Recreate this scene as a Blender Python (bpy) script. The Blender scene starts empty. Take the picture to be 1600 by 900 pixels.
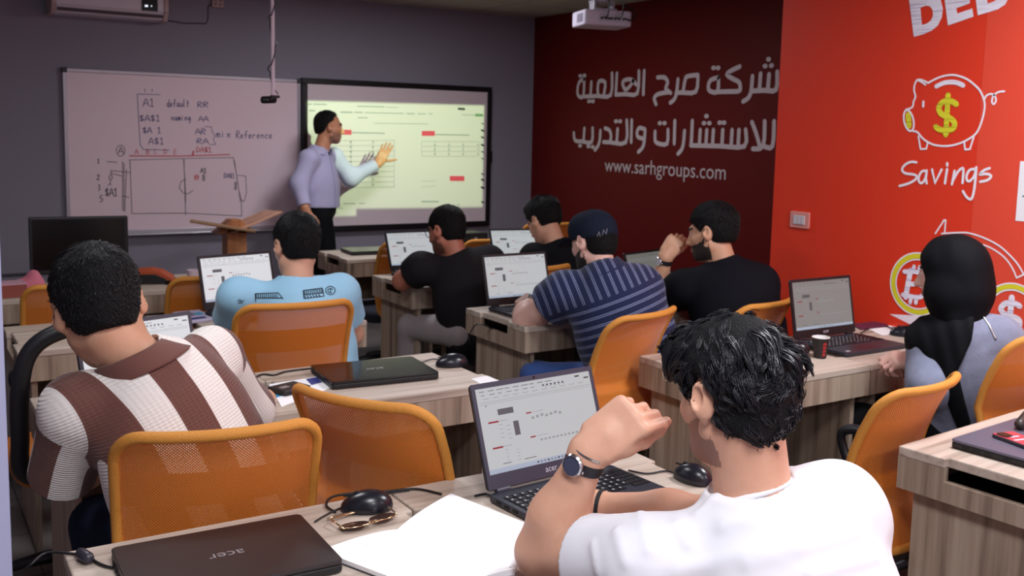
import bpy, bmesh, math, random, time
import numpy as np
from mathutils import Vector, Matrix

random.seed(7)
RNG = np.random.default_rng(11)
SC = bpy.context.scene
COL = SC.collection

# ------------------------------------------------------------------ camera
CAM_H = 1.55
CAM_F, CAM_CY = 1535.45, 384.3                      # focal length and principal row, in pixels of 1600 x 900
CAM_YAW, CAM_PITCH, CAM_ROLL = [math.radians(v) for v in (32.5165, -6.5096, 1.2473)]
_F = np.array([math.sin(CAM_YAW) * math.cos(CAM_PITCH), math.cos(CAM_YAW) * math.cos(CAM_PITCH), math.sin(CAM_PITCH)])
_R0 = np.array([math.cos(CAM_YAW), -math.sin(CAM_YAW), 0.0])
_U0 = np.cross(_R0, _F)
_R = math.cos(CAM_ROLL) * _R0 + math.sin(CAM_ROLL) * _U0
_U = -math.sin(CAM_ROLL) * _R0 + math.cos(CAM_ROLL) * _U0
_C = np.array([0.0, 0.0, CAM_H])
cd = bpy.data.cameras.new('camera')
cam = bpy.data.objects.new('camera', cd)
COL.objects.link(cam)
cd.sensor_width = 36.0
cd.sensor_fit = 'HORIZONTAL'
cd.lens = CAM_F * 36.0 / 1600.0
cd.shift_y = (CAM_CY - 450.0) / 1600.0
cd.clip_start = 0.02
cam.matrix_world = Matrix(((_R[0], _U[0], -_F[0], 0), (_R[1], _U[1], -_F[1], 0), (_R[2], _U[2], -_F[2], CAM_H), (0, 0, 0, 1)))
cd.dof.use_dof = True
cd.dof.focus_distance = 1.75
cd.dof.aperture_fstop = 9.0
SC.camera = cam

# surveying helpers: the point of a line of sight that lies on the plane Y, X or Z = const
def ray(x, y):
    return _F + _R * (x - 800) / CAM_F - _U * (y - CAM_CY) / CAM_F
def at(x, y, Y):
    d = ray(x, y); return _C + d * (Y / d[1])
def atx(x, y, X):
    d = ray(x, y); return _C + d * (X / d[0])
def atz(x, y, z):
    d = ray(x, y); return _C + d * ((z - CAM_H) / d[2])

# ------------------------------------------------------------------ world, exposure, lights
w = bpy.data.worlds.new('world'); SC.world = w; w.use_nodes = True
w.node_tree.nodes['Background'].inputs[0].default_value = (0.75, 0.78, 0.9, 1)
w.node_tree.nodes['Background'].inputs[1].default_value = 0.03
SC.view_settings.view_transform = 'Standard'
SC.view_settings.look = 'None'
SC.view_settings.gamma = 1.0
SC.view_settings.use_curve_mapping = False
SC.view_settings.exposure = 0.0
CEIL = 2.56
PANELS = [(0.5, 0.5, 30), (2.75, 1.35, 46), (0.5, -1.2, 34), (2.6, -1.2, 36), (0.5, 3.1, 15), (2.9, 5.4, 25)]   # ceiling panels over the back rows are on; the frontmost is added fill

# ------------------------------------------------------------------ helpers
def lin(r, g, b):
    f = lambda v: (v / 255 / 12.92) if v / 255 <= 0.04045 else ((v / 255 + 0.055) / 1.055) ** 2.4
    return (f(r), f(g), f(b), 1.0)

def tag(o, label=None, cat=None, group=None, kind=None):
    if label: o['label'] = label
    if cat: o['category'] = cat
    if group: o['group'] = group
    if kind: o['kind'] = kind
    return o

def empty(name, loc=(0, 0, 0), rz=0.0):
    o = bpy.data.objects.new(name, None); COL.objects.link(o)
    o.empty_display_size = 0.1
    o.location = loc; o.rotation_euler = (0, 0, rz)
    return o

def copy_tree(o, parent=None):
    c = o.copy(); COL.objects.link(c)
    if parent: c.parent = parent
    for ch in list(o.children):
        copy_tree(ch, c)
    return c

_M = {}
def mat(name, col=(0.8, 0.8, 0.8, 1), rough=0.5, metal=0.0, bump=0.0, bscale=60.0, var=0.0, vscale=8.0, spec=0.5, emit=None, estr=0.0, coat=0.0, sss=0.0, sheen=0.0):
    if name in _M: return _M[name]
    m = bpy.data.materials.new(name); m.use_nodes = True
    nt = m.node_tree; b = nt.nodes['Principled BSDF']
    if len(col) == 3: col = (*col, 1)
    b.inputs['Base Color'].default_value = col
    b.inputs['Roughness'].default_value = rough
    b.inputs['Metallic'].default_value = metal
    b.inputs['Specular IOR Level'].default_value = spec
    b.inputs['Coat Weight'].default_value = coat
    b.inputs['Sheen Weight'].default_value = sheen
    if sss:
        b.inputs['Subsurface Weight'].default_value = sss
        b.inputs['Subsurface Radius'].default_value = (0.012, 0.004, 0.002)
        b.inputs['Subsurface Scale'].default_value = 1.0
    if emit:
        b.inputs['Emission Color'].default_value = emit
        b.inputs['Emission Strength'].default_value = estr
    tc = nt.nodes.new('ShaderNodeTexCoord')
    if var:
        n = nt.nodes.new('ShaderNodeTexNoise'); n.inputs['Scale'].default_value = vscale; n.inputs['Detail'].default_value = 4
        nt.links.new(tc.outputs['Object'], n.inputs['Vector'])
        mx = nt.nodes.new('ShaderNodeMix'); mx.data_type = 'RGBA'
        mx.inputs['A'].default_value = tuple(min(1, c * (1 - var)) for c in col[:3]) + (1,)
        mx.inputs['B'].default_value = tuple(min(1, c * (1 + var)) for c in col[:3]) + (1,)
        nt.links.new(n.outputs['Fac'], mx.inputs['Factor'])
        nt.links.new(mx.outputs['Result'], b.inputs['Base Color'])
    if bump:
        n = nt.nodes.new('ShaderNodeTexNoise'); n.inputs['Scale'].default_value = bscale; n.inputs['Detail'].default_value = 3
        nt.links.new(tc.outputs['Object'], n.inputs['Vector'])
        bp = nt.nodes.new('ShaderNodeBump'); bp.inputs['Strength'].default_value = bump; bp.inputs['Distance'].default_value = 0.004
        nt.links.new(n.outputs['Fac'], bp.inputs['Height'])
        nt.links.new(bp.outputs['Normal'], b.inputs['Normal'])
    _M[name] = m
    return m

def cloth(name, c, rough=.85, weave=520, bump=.22, **k): return mat(name, c, rough, bump=bump, bscale=weave, sheen=.15 if c[1] > .05 else .0, spec=.25 if c[1] > .05 else .12, **k)

def nodes_of(m): return m.node_tree.nodes, m.node_tree.links, m.node_tree.nodes['Principled BSDF']

def wood(name, grain, base, dark, light, scale=1.0):
    """laminate with long streaks; grain = axis index the streaks run along"""
    m = mat(name, base, 0.5)
    N, L, B = nodes_of(m)
    tc = N.new('ShaderNodeTexCoord'); mp = N.new('ShaderNodeMapping')
    s = [26 * scale] * 3; s[grain] = 1.1 * scale
    oi = N.new('ShaderNodeObjectInfo'); ad = N.new('ShaderNodeVectorMath'); ad.operation = 'ADD'
    cm = N.new('ShaderNodeCombineXYZ'); ml = N.new('ShaderNodeMath'); ml.operation = 'MULTIPLY'; ml.inputs[1].default_value = 37.0
    L.new(oi.outputs['Random'], ml.inputs[0])
    for k in range(3): L.new(ml.outputs[0], cm.inputs[k])
    mp.inputs['Scale'].default_value = s
    L.new(tc.outputs['Object'], ad.inputs[0]); L.new(cm.outputs[0], ad.inputs[1]); L.new(ad.outputs[0], mp.inputs['Vector'])
    n1 = N.new('ShaderNodeTexNoise'); n1.inputs['Scale'].default_value = 1.0; n1.inputs['Detail'].default_value = 5; n1.inputs['Roughness'].default_value = 0.55
    L.new(mp.outputs[0], n1.inputs['Vector'])
    cr = N.new('ShaderNodeValToRGB')
    e = cr.color_ramp.elements
    e[0].position = 0.30; e[0].color = dark; e[1].position = 0.72; e[1].color = light
    x = cr.color_ramp.elements.new(0.47); x.color = base
    L.new(n1.outputs['Fac'], cr.inputs[0]); L.new(cr.outputs[0], B.inputs['Base Color'])
    return m

# --- mesh builder: collects shapes, builds ONE mesh object
class MB:
    def __init__(s): s.v = []; s.f = []; s.m = []; s.mi = 0
    def mat(s, i): s.mi = i; return s
    def add(s, vs, fs):
        o = len(s.v); s.v += [tuple(map(float, v)) for v in vs]
        s.f += [tuple(i + o for i in f) for f in fs]; s.m += [s.mi] * len(fs); return s
    def box(s, c, d, R=None):
        vs = []
        for z in (-.5, .5):
            for x, y in ((-.5, -.5), (.5, -.5), (.5, .5), (-.5, .5)):
                p = np.array((x * d[0], y * d[1], z * d[2]))
                if R is not None: p = R @ p
                vs.append(p + np.array(c))
        return s.add(vs, [(3, 2, 1, 0), (4, 5, 6, 7), (0, 1, 5, 4), (1, 2, 6, 5), (2, 3, 7, 6), (3, 0, 4, 7)])
    def prism(s, poly, z0, z1, T=lambda p: p):
        n = len(poly)
        vs = [T((p[0], p[1], z0)) for p in poly] + [T((p[0], p[1], z1)) for p in poly]
        fs = [tuple(range(n - 1, -1, -1)), tuple(range(n, 2 * n))] + [(i, (i + 1) % n, n + (i + 1) % n, n + i) for i in range(n)]
        return s.add(vs, fs)
    def tube(s, path, r, k=8, cap=True, closed=False, flat=1.0, up=None):
        P = [np.array(p, float) for p in path]; n = len(P)
        rr = r if hasattr(r, '__len__') else [r] * n
        vs = []; prev = None
        for i in range(n):
            if closed: t = P[(i + 1) % n] - P[i - 1]
            else: t = P[min(i + 1, n - 1)] - P[max(i - 1, 0)]
            t = t / (np.linalg.norm(t) + 1e-12)
            if prev is None:
                a = np.array(up, float) if up is not None else (np.array((0, 0, 1.)) if abs(t[2]) < .9 else np.array((1., 0, 0)))
            else: a = prev
            u = a - t * (a @ t); u /= np.linalg.norm(u) + 1e-12
            prev = u; b = np.cross(t, u)
            for j in range(k):
                an = 2 * math.pi * j / k
                vs.append(P[i] + rr[i] * (math.cos(an) * u * flat + math.sin(an) * b))
        fs = []
        m = n if closed else n - 1
        for i in range(m):
            for j in range(k):
                a0 = i * k + j; a1 = i * k + (j + 1) % k; i2 = (i + 1) % n
                fs.append((a0, i2 * k + j, i2 * k + (j + 1) % k, a1))
        if cap and not closed:
            fs.append(tuple(range(k))); fs.append(tuple((n - 1) * k + j for j in reversed(range(k))))
        return s.add(vs, fs)
    def lathe(s, prof, k=24, c=(0, 0, 0), cap=True, R=None):
        vs = []
        for r, z in prof:
            for j in range(k):
                a = 2 * math.pi * j / k
                p = np.array((r * math.cos(a), r * math.sin(a), z))
                if R is not None: p = R @ p
                vs.append(p + np.array(c))
        fs = []
        for i in range(len(prof) - 1):
            for j in range(k):
                fs.append((i * k + j, i * k + (j + 1) % k, (i + 1) * k + (j + 1) % k, (i + 1) * k + j))
        if cap: fs.append(tuple(reversed(range(k)))); fs.append(tuple((len(prof) - 1) * k + j for j in range(k)))
        return s.add(vs, fs)
    def grid(s, fn, nu, nv, thick=0.0):
        """sheet fn(u,v) u,v in 0..1 ; thick>0 gives it a back"""
        P = np.array([[fn(i / nu, j / nv) for j in range(nv + 1)] for i in range(nu + 1)], float)
        W = nv + 1
        q = lambda i, j: i * W + j
        fs = [(q(i, j), q(i + 1, j), q(i + 1, j + 1), q(i, j + 1)) for i in range(nu) for j in range(nv)]
        if not thick:
            return s.add(P.reshape(-1, 3), fs)
        du = np.gradient(P, axis=0); dv = np.gradient(P, axis=1); nn = np.cross(du, dv); nn /= np.linalg.norm(nn, axis=2, keepdims=True) + 1e-12
        Q = P - nn * thick
        o = (nu + 1) * W
        fs += [tuple(reversed([i + o for i in f])) for f in fs]
        for i in range(nu):
            fs.append((q(i, 0) + o, q(i + 1, 0) + o, q(i + 1, 0), q(i, 0))); fs.append((q(i, nv), q(i + 1, nv), q(i + 1, nv) + o, q(i, nv) + o))
        for j in range(nv):
            fs.append((q(0, j), q(0, j + 1), q(0, j + 1) + o, q(0, j) + o)); fs.append((q(nu, j) + o, q(nu, j + 1) + o, q(nu, j + 1), q(nu, j)))
        return s.add(np.concatenate([P.reshape(-1, 3), Q.reshape(-1, 3)]), fs)
    def build(s, name, m, parent=None, smooth=False, bevel=0.0, seg=2, loc=None, rz=None, auto=None):
        me = bpy.data.meshes.new(name); me.from_pydata(s.v, [], s.f); me.update()
        ms = m if isinstance(m, (list, tuple)) else [m]
        for x in ms: me.materials.append(x)
        if len(ms) > 1: me.polygons.foreach_set('material_index', s.m)
        o = bpy.data.objects.new(name, me); COL.objects.link(o)
        if parent: o.parent = parent
        if loc is not None: o.location = loc
        if rz is not None: o.rotation_euler = (0, 0, rz)
        if smooth: me.polygons.foreach_set('use_smooth', [True] * len(me.polygons))
        if auto: me.set_sharp_from_angle(angle=math.radians(auto))
        if bevel:
            b = o.modifiers.new('bevel', 'BEVEL'); b.width = bevel; b.segments = seg; b.limit_method = 'ANGLE'; b.angle_limit = math.radians(40)
        return o

def rot(axis, a):
    return np.array(Matrix.Rotation(a, 3, axis))

def smooth_path(pts, n=6, closed=False):
    P = [np.array(p, float) for p in pts]; m = len(P); out = []
    if m < 3 and not closed: 
        return [P[0] + (P[1] - P[0]) * t / n for t in range(n + 1)]
    for i in range(m if closed else m - 1):
        if closed: a, b, c, d = P[i - 1], P[i], P[(i + 1) % m], P[(i + 2) % m]
        else: a, b, c, d = P[max(i - 1, 0)], P[i], P[i + 1], P[min(i + 2, m - 1)]
        for k in range(n):
            t = k / n
            out.append(.5 * ((2 * b) + (-a + c) * t + (2 * a - 5 * b + 4 * c - d) * t * t + (-a + 3 * b - 3 * c + d) * t ** 3))
    if not closed: out.append(P[-1])
    return out

def round_poly(w, d, r, n=6, cx=0, cy=0):
    out = []
    for sx, sy, a0 in ((1, 1, 0), (-1, 1, 90), (-1, -1, 180), (1, -1, 270)):
        for k in range(n + 1):
            a = math.radians(a0 + 90 * k / n)
            out.append((cx + sx * (w / 2 - r) + r * math.cos(a), cy + sy * (d / 2 - r) + r * math.sin(a)))
    return out

# --- flat drawn strokes on a plane: pts are 3-D points lying on the plane, n its normal
def ribbon(mb, pts, width, n, lift=0.0, closed=False):
    P = [np.array(p, float) + np.array(n) * lift for p in pts]; m = len(P)
    n = np.array(n, float); vs = []; fs = []
    Q = []
    for p in P:
        if not Q or np.linalg.norm(p - Q[-1]) > 1e-6: Q.append(p)
    P = Q; m = len(P)
    if m < 2: return
    if not closed:                                   # round the ends a little
        t0 = (P[0] - P[1]) / np.linalg.norm(P[0] - P[1]); t1 = (P[-1] - P[-2]) / np.linalg.norm(P[-1] - P[-2])
        P = [P[0] + t0 * width * .4] + P + [P[-1] + t1 * width * .4]; m += 2
        ww = [width * .45] + [width] * (m - 2) + [width * .45]
    else: ww = [width] * m
    for i in range(m):
        if closed: a = P[i] - P[i - 1]; b = P[(i + 1) % m] - P[i]
        else: a = P[i] - P[max(i - 1, 0)]; b = P[min(i + 1, m - 1)] - P[i]
        la, lb = np.linalg.norm(a), np.linalg.norm(b)
        a = a / la if la > 1e-9 else b / lb; b = b / lb if lb > 1e-9 else a
        t = a + b; t = t / (np.linalg.norm(t) + 1e-9) if np.linalg.norm(t) > .3 else a
        s = np.cross(n, t); s /= np.linalg.norm(s) + 1e-12
        mit = 1.0 / max(.55, abs(np.dot(s, np.cross(n, a))))
        vs += [P[i] + s * ww[i] / 2 * mit, P[i] - s * ww[i] / 2 * mit]
    for i in range(m if closed else m - 1):
        j = (i + 1) % m
        fs.append((2 * i, 2 * i + 1, 2 * j + 1, 2 * j))
    mb.add(vs, fs)

# --- signed-distance modelling: smooth unions of tapered limbs, meshed as one skin
def V(*a): return np.array(a, float)
def unit(v): v = np.array(v, float); return v / (np.linalg.norm(v) + 1e-12)
def rc(a, b, ra, rb, k=.02, sub=False):
    a, b = np.array(a, float), np.array(b, float)
    return dict(t='rc', a=a, b=b, ra=ra, rb=rb, k=k, sub=sub, c=(a + b) / 2, R=np.linalg.norm(b - a) / 2 + max(ra, rb))
def el(c, r, B=None, k=.02, sub=False):
    c = np.array(c, float); B = np.eye(3) if B is None else np.array(B, float)      # rows of B = axes
    return dict(t='el', c=c, r=np.array(r, float), B=B, k=k, sub=sub, R=max(r))
def rbx(c, hs, rr, B=None, k=.02, sub=False):
    c = np.array(c, float); B = np.eye(3) if B is None else np.array(B, float)
    return dict(t='bx', c=c, h=np.array(hs, float), rr=rr, B=B, k=k, sub=sub, R=float(np.linalg.norm(hs)) + rr)
FAR = 0.12
def pdist(p, P):
    if p['t'] == 'rc':
        ba = p['b'] - p['a']; pa = P - p['a']
        h = np.clip(pa @ ba / (ba @ ba + 1e-12), 0, 1)
        return np.linalg.norm(pa - h[:, None] * ba, axis=1) - (p['ra'] + (p['rb'] - p['ra']) * h)
    q = (P - p['c']) @ p['B'].T
    if p['t'] == 'el':
        k0 = np.linalg.norm(q / p['r'], axis=1); k1 = np.linalg.norm(q / (p['r'] ** 2), axis=1)
        return k0 * (k0 - 1) / (k1 + 1e-9)
    q = np.abs(q) - p['h']
    return np.linalg.norm(np.maximum(q, 0), axis=1) + np.minimum(q.max(1), 0) - p['rr']
def ev(prims, P, bc=None, br=0):
    d = np.full(len(P), FAR)
    for p in prims:
        if bc is not None and np.linalg.norm(p['c'] - bc) - br - p['R'] > FAR: continue
        e = pdist(p, P); k = p['k']
        if p['sub']:
            e = -e; h = np.clip(.5 - .5 * (d - e) / k, 0, 1); d = d * (1 - h) + e * h + k * h * (1 - h)
        else:
            h = np.clip(.5 + .5 * (d - e) / k, 0, 1); d = d * (1 - h) + e * h - k * h * (1 - h)
    return d
def mesh_sdf(prims, h, post=None, pad=.03, relax=1):
    pos = [p for p in prims if not p['sub']]
    lo = np.min([p['c'] - p['R'] for p in pos], 0) - pad; hi = np.max([p['c'] + p['R'] for p in pos], 0) + pad
    S = 32
    nb = np.ceil((hi - lo) / h / S).astype(int); dim = nb * S
    G = np.ones(dim, np.float32)
    ii = np.arange(8)
    loc = np.stack(np.meshgrid(ii, ii, ii, indexing='ij'), -1).reshape(-1, 3)
    sb = np.stack(np.meshgrid(np.arange(4), np.arange(4), np.arange(4), indexing='ij'), -1).reshape(-1, 3) * 8
    for bx in range(nb[0]):
        for by in range(nb[1]):
            for bz in range(nb[2]):
                o = np.array((bx, by, bz)) * S
                bc = lo + (o + S / 2) * h; br = S * h * .87
                if not any(np.linalg.norm(p['c'] - bc) - br - p['R'] <= .03 for p in pos): continue
                cen = lo + (o + sb + 3.5) * h
                d = ev(prims, cen, bc, br)
                if post is not None: d = post(cen, d)
                keep = np.abs(d) < 8 * h * .95 + .012
                for s_, dd in zip(sb[~keep], d[~keep]):
                    if dd < 0:
                        a = o + s_; G[a[0]:a[0] + 8, a[1]:a[1] + 8, a[2]:a[2] + 8] = -1
                if keep.any():
                    idx = (o + sb[keep][:, None, :] + loc[None]).reshape(-1, 3)
                    P = lo + idx * h
                    d = ev(prims, P, bc, br)
                    if post is not None: d = post(P, d)
                    G[idx[:, 0], idx[:, 1], idx[:, 2]] = d
    I = G < 0
    n0, n1, n2 = dim
    cnt = np.zeros((n0 - 1, n1 - 1, n2 - 1), np.int8)
    for a in (0, 1):
        for b in (0, 1):
            for c in (0, 1): cnt += I[a:n0 - 1 + a, b:n1 - 1 + b, c:n2 - 1 + c]
    act = np.argwhere((cnt > 0) & (cnt < 8))
    cor = np.array([(a, b, c) for a in (0, 1) for b in (0, 1) for c in (0, 1)])
    gv = np.stack([G[act[:, 0] + c[0], act[:, 1] + c[1], act[:, 2] + c[2]] for c in cor], 1)
    acc = np.zeros((len(act), 3)); num = np.zeros(len(act))
    for i in range(8):
        for j in range(i + 1, 8):
            if np.abs(cor[i] - cor[j]).sum() != 1: continue
            m = (gv[:, i] < 0) != (gv[:, j] < 0)
            t = np.where(m, gv[:, i] / np.where(m, gv[:, i] - gv[:, j], 1), 0)
            acc += np.where(m[:, None], cor[i] + (cor[j] - cor[i]) * t[:, None], 0); num += m
    verts = lo + (act + acc / num[:, None]) * h
    key = (act[:, 0].astype(np.int64) * n1 + act[:, 1]) * n2 + act[:, 2]
    quads = []
    for ax in range(3):
        s0 = [slice(1, None)] * 3; s1 = [slice(1, None)] * 3
        s0[ax] = slice(0, -1); s1[ax] = slice(1, None)
        a = I[tuple(s0)]; b = I[tuple(s1)]
        e = np.argwhere(a != b)
        if not len(e): continue
        fl = a[e[:, 0], e[:, 1], e[:, 2]]
        off = np.ones(3, int); off[ax] = 0
        e = e + off
        u, v = [(1, 2), (2, 0), (0, 1)][ax]
        q = []
        for du, dv in ((0, 0), (-1, 0), (-1, -1), (0, -1)):
            c = e.copy(); c[:, u] += du; c[:, v] += dv
            ok = (c >= 0).all(1) & (c < np.array((n0 - 1, n1 - 1, n2 - 1))).all(1)
            kk = (c[:, 0].astype(np.int64) * n1 + c[:, 1]) * n2 + c[:, 2]
            q.append(np.searchsorted(key, kk))
        q = np.stack(q, 1)
        q[~fl] = q[~fl][:, ::-1]
        quads.append(q)
    quads = np.concatenate(quads)
    quads = quads[(quads < len(verts)).all(1)]
    for _ in range(relax):
        s = np.zeros_like(verts); c = np.zeros(len(verts))
        for i in range(4):
            np.add.at(s, quads[:, i], verts[quads[:, (i + 1) % 4]]); np.add.at(c, quads[:, i], 1)
            np.add.at(s, quads[:, (i + 1) % 4], verts[quads[:, i]]); np.add.at(c, quads[:, (i + 1) % 4], 1)
        verts = verts * .5 + .5 * s / np.maximum(c, 1)[:, None]
    return verts, quads
def np_mesh(name, verts, faces, mats, origin=(0, 0, 0), parent=None, mi=None, smooth=True):
    verts = np.asarray(verts, float) - np.array(origin, float)
    me = bpy.data.meshes.new(name)
    n, k = faces.shape
    me.vertices.add(len(verts)); me.vertices.foreach_set('co', verts.astype(np.float32).ravel())
    me.loops.add(n * k); me.loops.foreach_set('vertex_index', faces.astype(np.int32).ravel())
    me.polygons.add(n); me.polygons.foreach_set('loop_start', (np.arange(n) * k).astype(np.int32))
    if smooth: me.polygons.foreach_set('use_smooth', np.ones(n, bool))
    for m in (mats if isinstance(mats, (list, tuple)) else [mats]): me.materials.append(m)
    if mi is not None: me.polygons.foreach_set('material_index', np.asarray(mi, np.int32))
    me.update(calc_edges=True); me.validate()
    o = bpy.data.objects.new(name, me); COL.objects.link(o)
    if parent is not None: o.parent = parent
    else: o.location = origin
    return o
def wavy(P, freq, seed, n=5):
    r = np.random.default_rng(seed); out = np.zeros(len(P))
    for i in range(n):
        k = r.normal(size=3); k = k / np.linalg.norm(k) * freq * r.uniform(.7, 1.4)
        out += np.sin(P @ k + r.uniform(0, 6.28) + 1.2 * np.sin(P @ (r.normal(size=3) * freq * .5)))
    return out / n

# ------------------------------------------------------------------ materials
M_WALLG = mat('grey_wall_paint', lin(142, 137, 151), .75, bump=.08, bscale=220, var=.03, vscale=2)
M_CEIL = mat('ceiling_tile', lin(176, 166, 158), .9, bump=.25, bscale=160, var=.04)
M_RED = mat('red_vinyl', lin(226, 58, 32), .42, bump=.05, bscale=9, var=.03, vscale=1.5)
M_RED2 = mat('paler_red_vinyl', lin(228, 76, 54), .42, bump=.05, bscale=9, var=.03, vscale=1.5)
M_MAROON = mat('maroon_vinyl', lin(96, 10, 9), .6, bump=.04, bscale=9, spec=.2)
M_WHITE = mat('white_plastic', lin(225, 222, 226), .4)
M_WPAINT = mat('white_paint', lin(205, 208, 228), .6)
M_DECAL = mat('white_decal', lin(240, 236, 244), .5)
M_DECALG = mat('pale_lettering', lin(205, 190, 196), .5)
M_YEL = mat('yellow_decal', lin(222, 214, 40), .5)
M_BLACK = mat('black_plastic', lin(20, 20, 23), .45, bump=.05, bscale=400)
M_BLACKS = mat('black_gloss', lin(12, 12, 15), .18)
M_BOARD = mat('whiteboard_enamel', lin(238, 214, 222), .28)
M_ALU = mat('brushed_aluminium', lin(190, 188, 195), .35, metal=.7)
M_INKB = mat('blue_marker_ink', lin(48, 52, 120), .6)
M_INKK = mat('black_marker_ink', lin(40, 38, 48), .6)
M_INKR = mat('red_marker_ink', lin(205, 50, 70), .6)
M_TILE = mat('floor_tile', lin(120, 112, 108), .35, var=.08, vscale=3)

def chalk(name, a, b):
    m = mat(name, a, .55)
    N, L, B = nodes_of(m)
    tc = N.new('ShaderNodeTexCoord'); mp = N.new('ShaderNodeMapping')
    mp.inputs['Rotation'].default_value = (math.radians(-50), 0, 0); mp.inputs['Scale'].default_value = (1, 6, 190)
    n = N.new('ShaderNodeTexNoise'); n.inputs['Scale'].default_value = 1; n.inputs['Detail'].default_value = 2
    cr = N.new('ShaderNodeValToRGB'); cr.color_ramp.elements[0].position = .36; cr.color_ramp.elements[0].color = b
    cr.color_ramp.elements[1].position = .46; cr.color_ramp.elements[1].color = a
    L.new(tc.outputs['Object'], mp.inputs[0]); L.new(mp.outputs[0], n.inputs['Vector']); L.new(n.outputs['Fac'], cr.inputs[0]); L.new(cr.outputs[0], B.inputs['Base Color'])
    return m
M_CHALK = chalk('chalk_white', lin(238, 234, 246), lin(202, 190, 214))
M_CHALKY = chalk('chalk_yellow', lin(224, 218, 48), lin(180, 178, 30))

# ceiling tiles: panels with a thin grid of dark joints
def tile_grid(m, size, joint, dark):
    N, L, B = nodes_of(m)
    src = B.inputs['Base Color'].links[0].from_socket if B.inputs['Base Color'].links else None
    tc = N.new('ShaderNodeTexCoord'); br = N.new('ShaderNodeTexBrick')
    br.offset = 0; br.inputs['Scale'].default_value = 1.0
    br.inputs['Brick Width'].default_value = size; br.inputs['Row Height'].default_value = size
    br.inputs['Mortar Size'].default_value = joint; br.inputs['Mortar'].default_value = dark
    br.inputs['Mortar Smooth'].default_value = .2
    L.new(tc.outputs['Object'], br.inputs['Vector'])
    if src: L.new(src, br.inputs['Color1']); L.new(src, br.inputs['Color2'])
    L.new(br.outputs['Color'], B.inputs['Base Color'])
tile_grid(M_CEIL, .6, .006, lin(110, 104, 100))
tile_grid(M_TILE, .4, .004, lin(70, 66, 64))

# ------------------------------------------------------------------ room shell
X0, X1, Y0, YF = -1.5, 4.84, -2.4, 7.3
XR, YR = 3.68, 3.39                                  # the red wall steps forward as far as here
def struct(name, mb, m, parent=None):
    o = mb.build(name, m, parent); o['kind'] = 'structure'; return o
floor = struct('floor', MB().box(((X0 + X1) / 2, (Y0 + YF) / 2, -.05), (X1 - X0 + .4, YF - Y0 + .4, .1)), M_TILE)
ceiling = struct('ceiling', MB().box(((X0 + X1) / 2, (Y0 + YF) / 2, CEIL + .05), (X1 - X0 + .4, YF - Y0 + .4, .1)), M_CEIL)
wall_front = struct('wall_front', MB().box(((X0 + X1) / 2, YF + .06, CEIL / 2), (X1 - X0 + .24, .12, CEIL)), M_WALLG)
wall_left = struct('wall_left', MB().box((X0 - .06, (Y0 + YF) / 2, CEIL / 2), (.12, YF - Y0, CEIL)), M_WALLG)
wall_rear = struct('wall_rear', MB().box(((X0 + X1) / 2, Y0 - .06, CEIL / 2), (X1 - X0 + .24, .12, CEIL)), M_WPAINT)
wall_right = struct('wall_right', MB().box(((XR + X1 + .12) / 2, (Y0 + YR) / 2, CEIL / 2), (X1 + .12 - XR, YR - Y0, CEIL)), M_RED)
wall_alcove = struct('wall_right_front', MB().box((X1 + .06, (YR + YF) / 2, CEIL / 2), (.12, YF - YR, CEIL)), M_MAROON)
ys = atx(1537, 100, XR)[1]
o = MB().box((XR - .0006, (ys + Y0) / 2, CEIL / 2), (.0012, ys - Y0, CEIL - .002)).build('vinyl_sheet', M_RED2, wall_right); tag(o, 'slightly paler sheet of red vinyl past the seam')
# the white corner that closes the picture on the left
pe = at(12, 700, 1.3)
trim_1 = struct('trim_1', MB().box((pe[0] - .06, 1.36, CEIL / 2), (.12, .12, CEIL)), mat('lavender_paint', lin(158, 160, 188), .6))
trim_2 = struct('trim_2', MB().box((.1, YF - .006, at(25, 429, YF)[2]), (2.0, .012, .016)), mat('dark_conduit', lin(60, 58, 66), .6))
for nm, c, d in (('baseboard_front', ((X0 + X1) / 2, YF - .006, .05), (X1 - X0, .012, .1)), ('baseboard_right', (XR - .006, (Y0 + YR) / 2, .05), (.012, YR - Y0, .1)),
                 ('baseboard_right_front', (X1 - .006, (YR + YF) / 2, .05), (.012, YF - YR, .1))):
    struct(nm, MB().box(c, d), mat('dark_skirting', lin(70, 62, 60), .5))

# ceiling lights over the back of the room, plus an added front fill panel
for i, (x, y, p) in enumerate(PANELS):
    t = empty('ceiling_and_fill_light', (x, y, CEIL)); tag(t, 'square flush ceiling light panel over the rear rows, the front one added as fill', 'light', 'ceiling light panels')
    f = MB()
    for sx, sy, wx, wy in ((0, .29, .6, .02), (0, -.29, .6, .02), (.29, 0, .02, .56), (-.29, 0, .02, .56)): f.box((sx, sy, -.008), (wx, wy, .016))
    f.build('frame', M_WHITE, t)
    MB().box((0, 0, -.004), (.56, .56, .006)).build('diffuser', mat('lamp_diffuser', lin(250, 250, 255), .4, emit=(.95, .97, 1, 1), estr=3.0), t)
    ld = bpy.data.lights.new('lamp', 'AREA'); ld.shape = 'SQUARE'; ld.size = .55; ld.energy = p; ld.color = (.94, .95, 1.0)
    lo = bpy.data.objects.new('lamp', ld); COL.objects.link(lo); lo.parent = t; lo.location = (0, 0, -.02)

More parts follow.
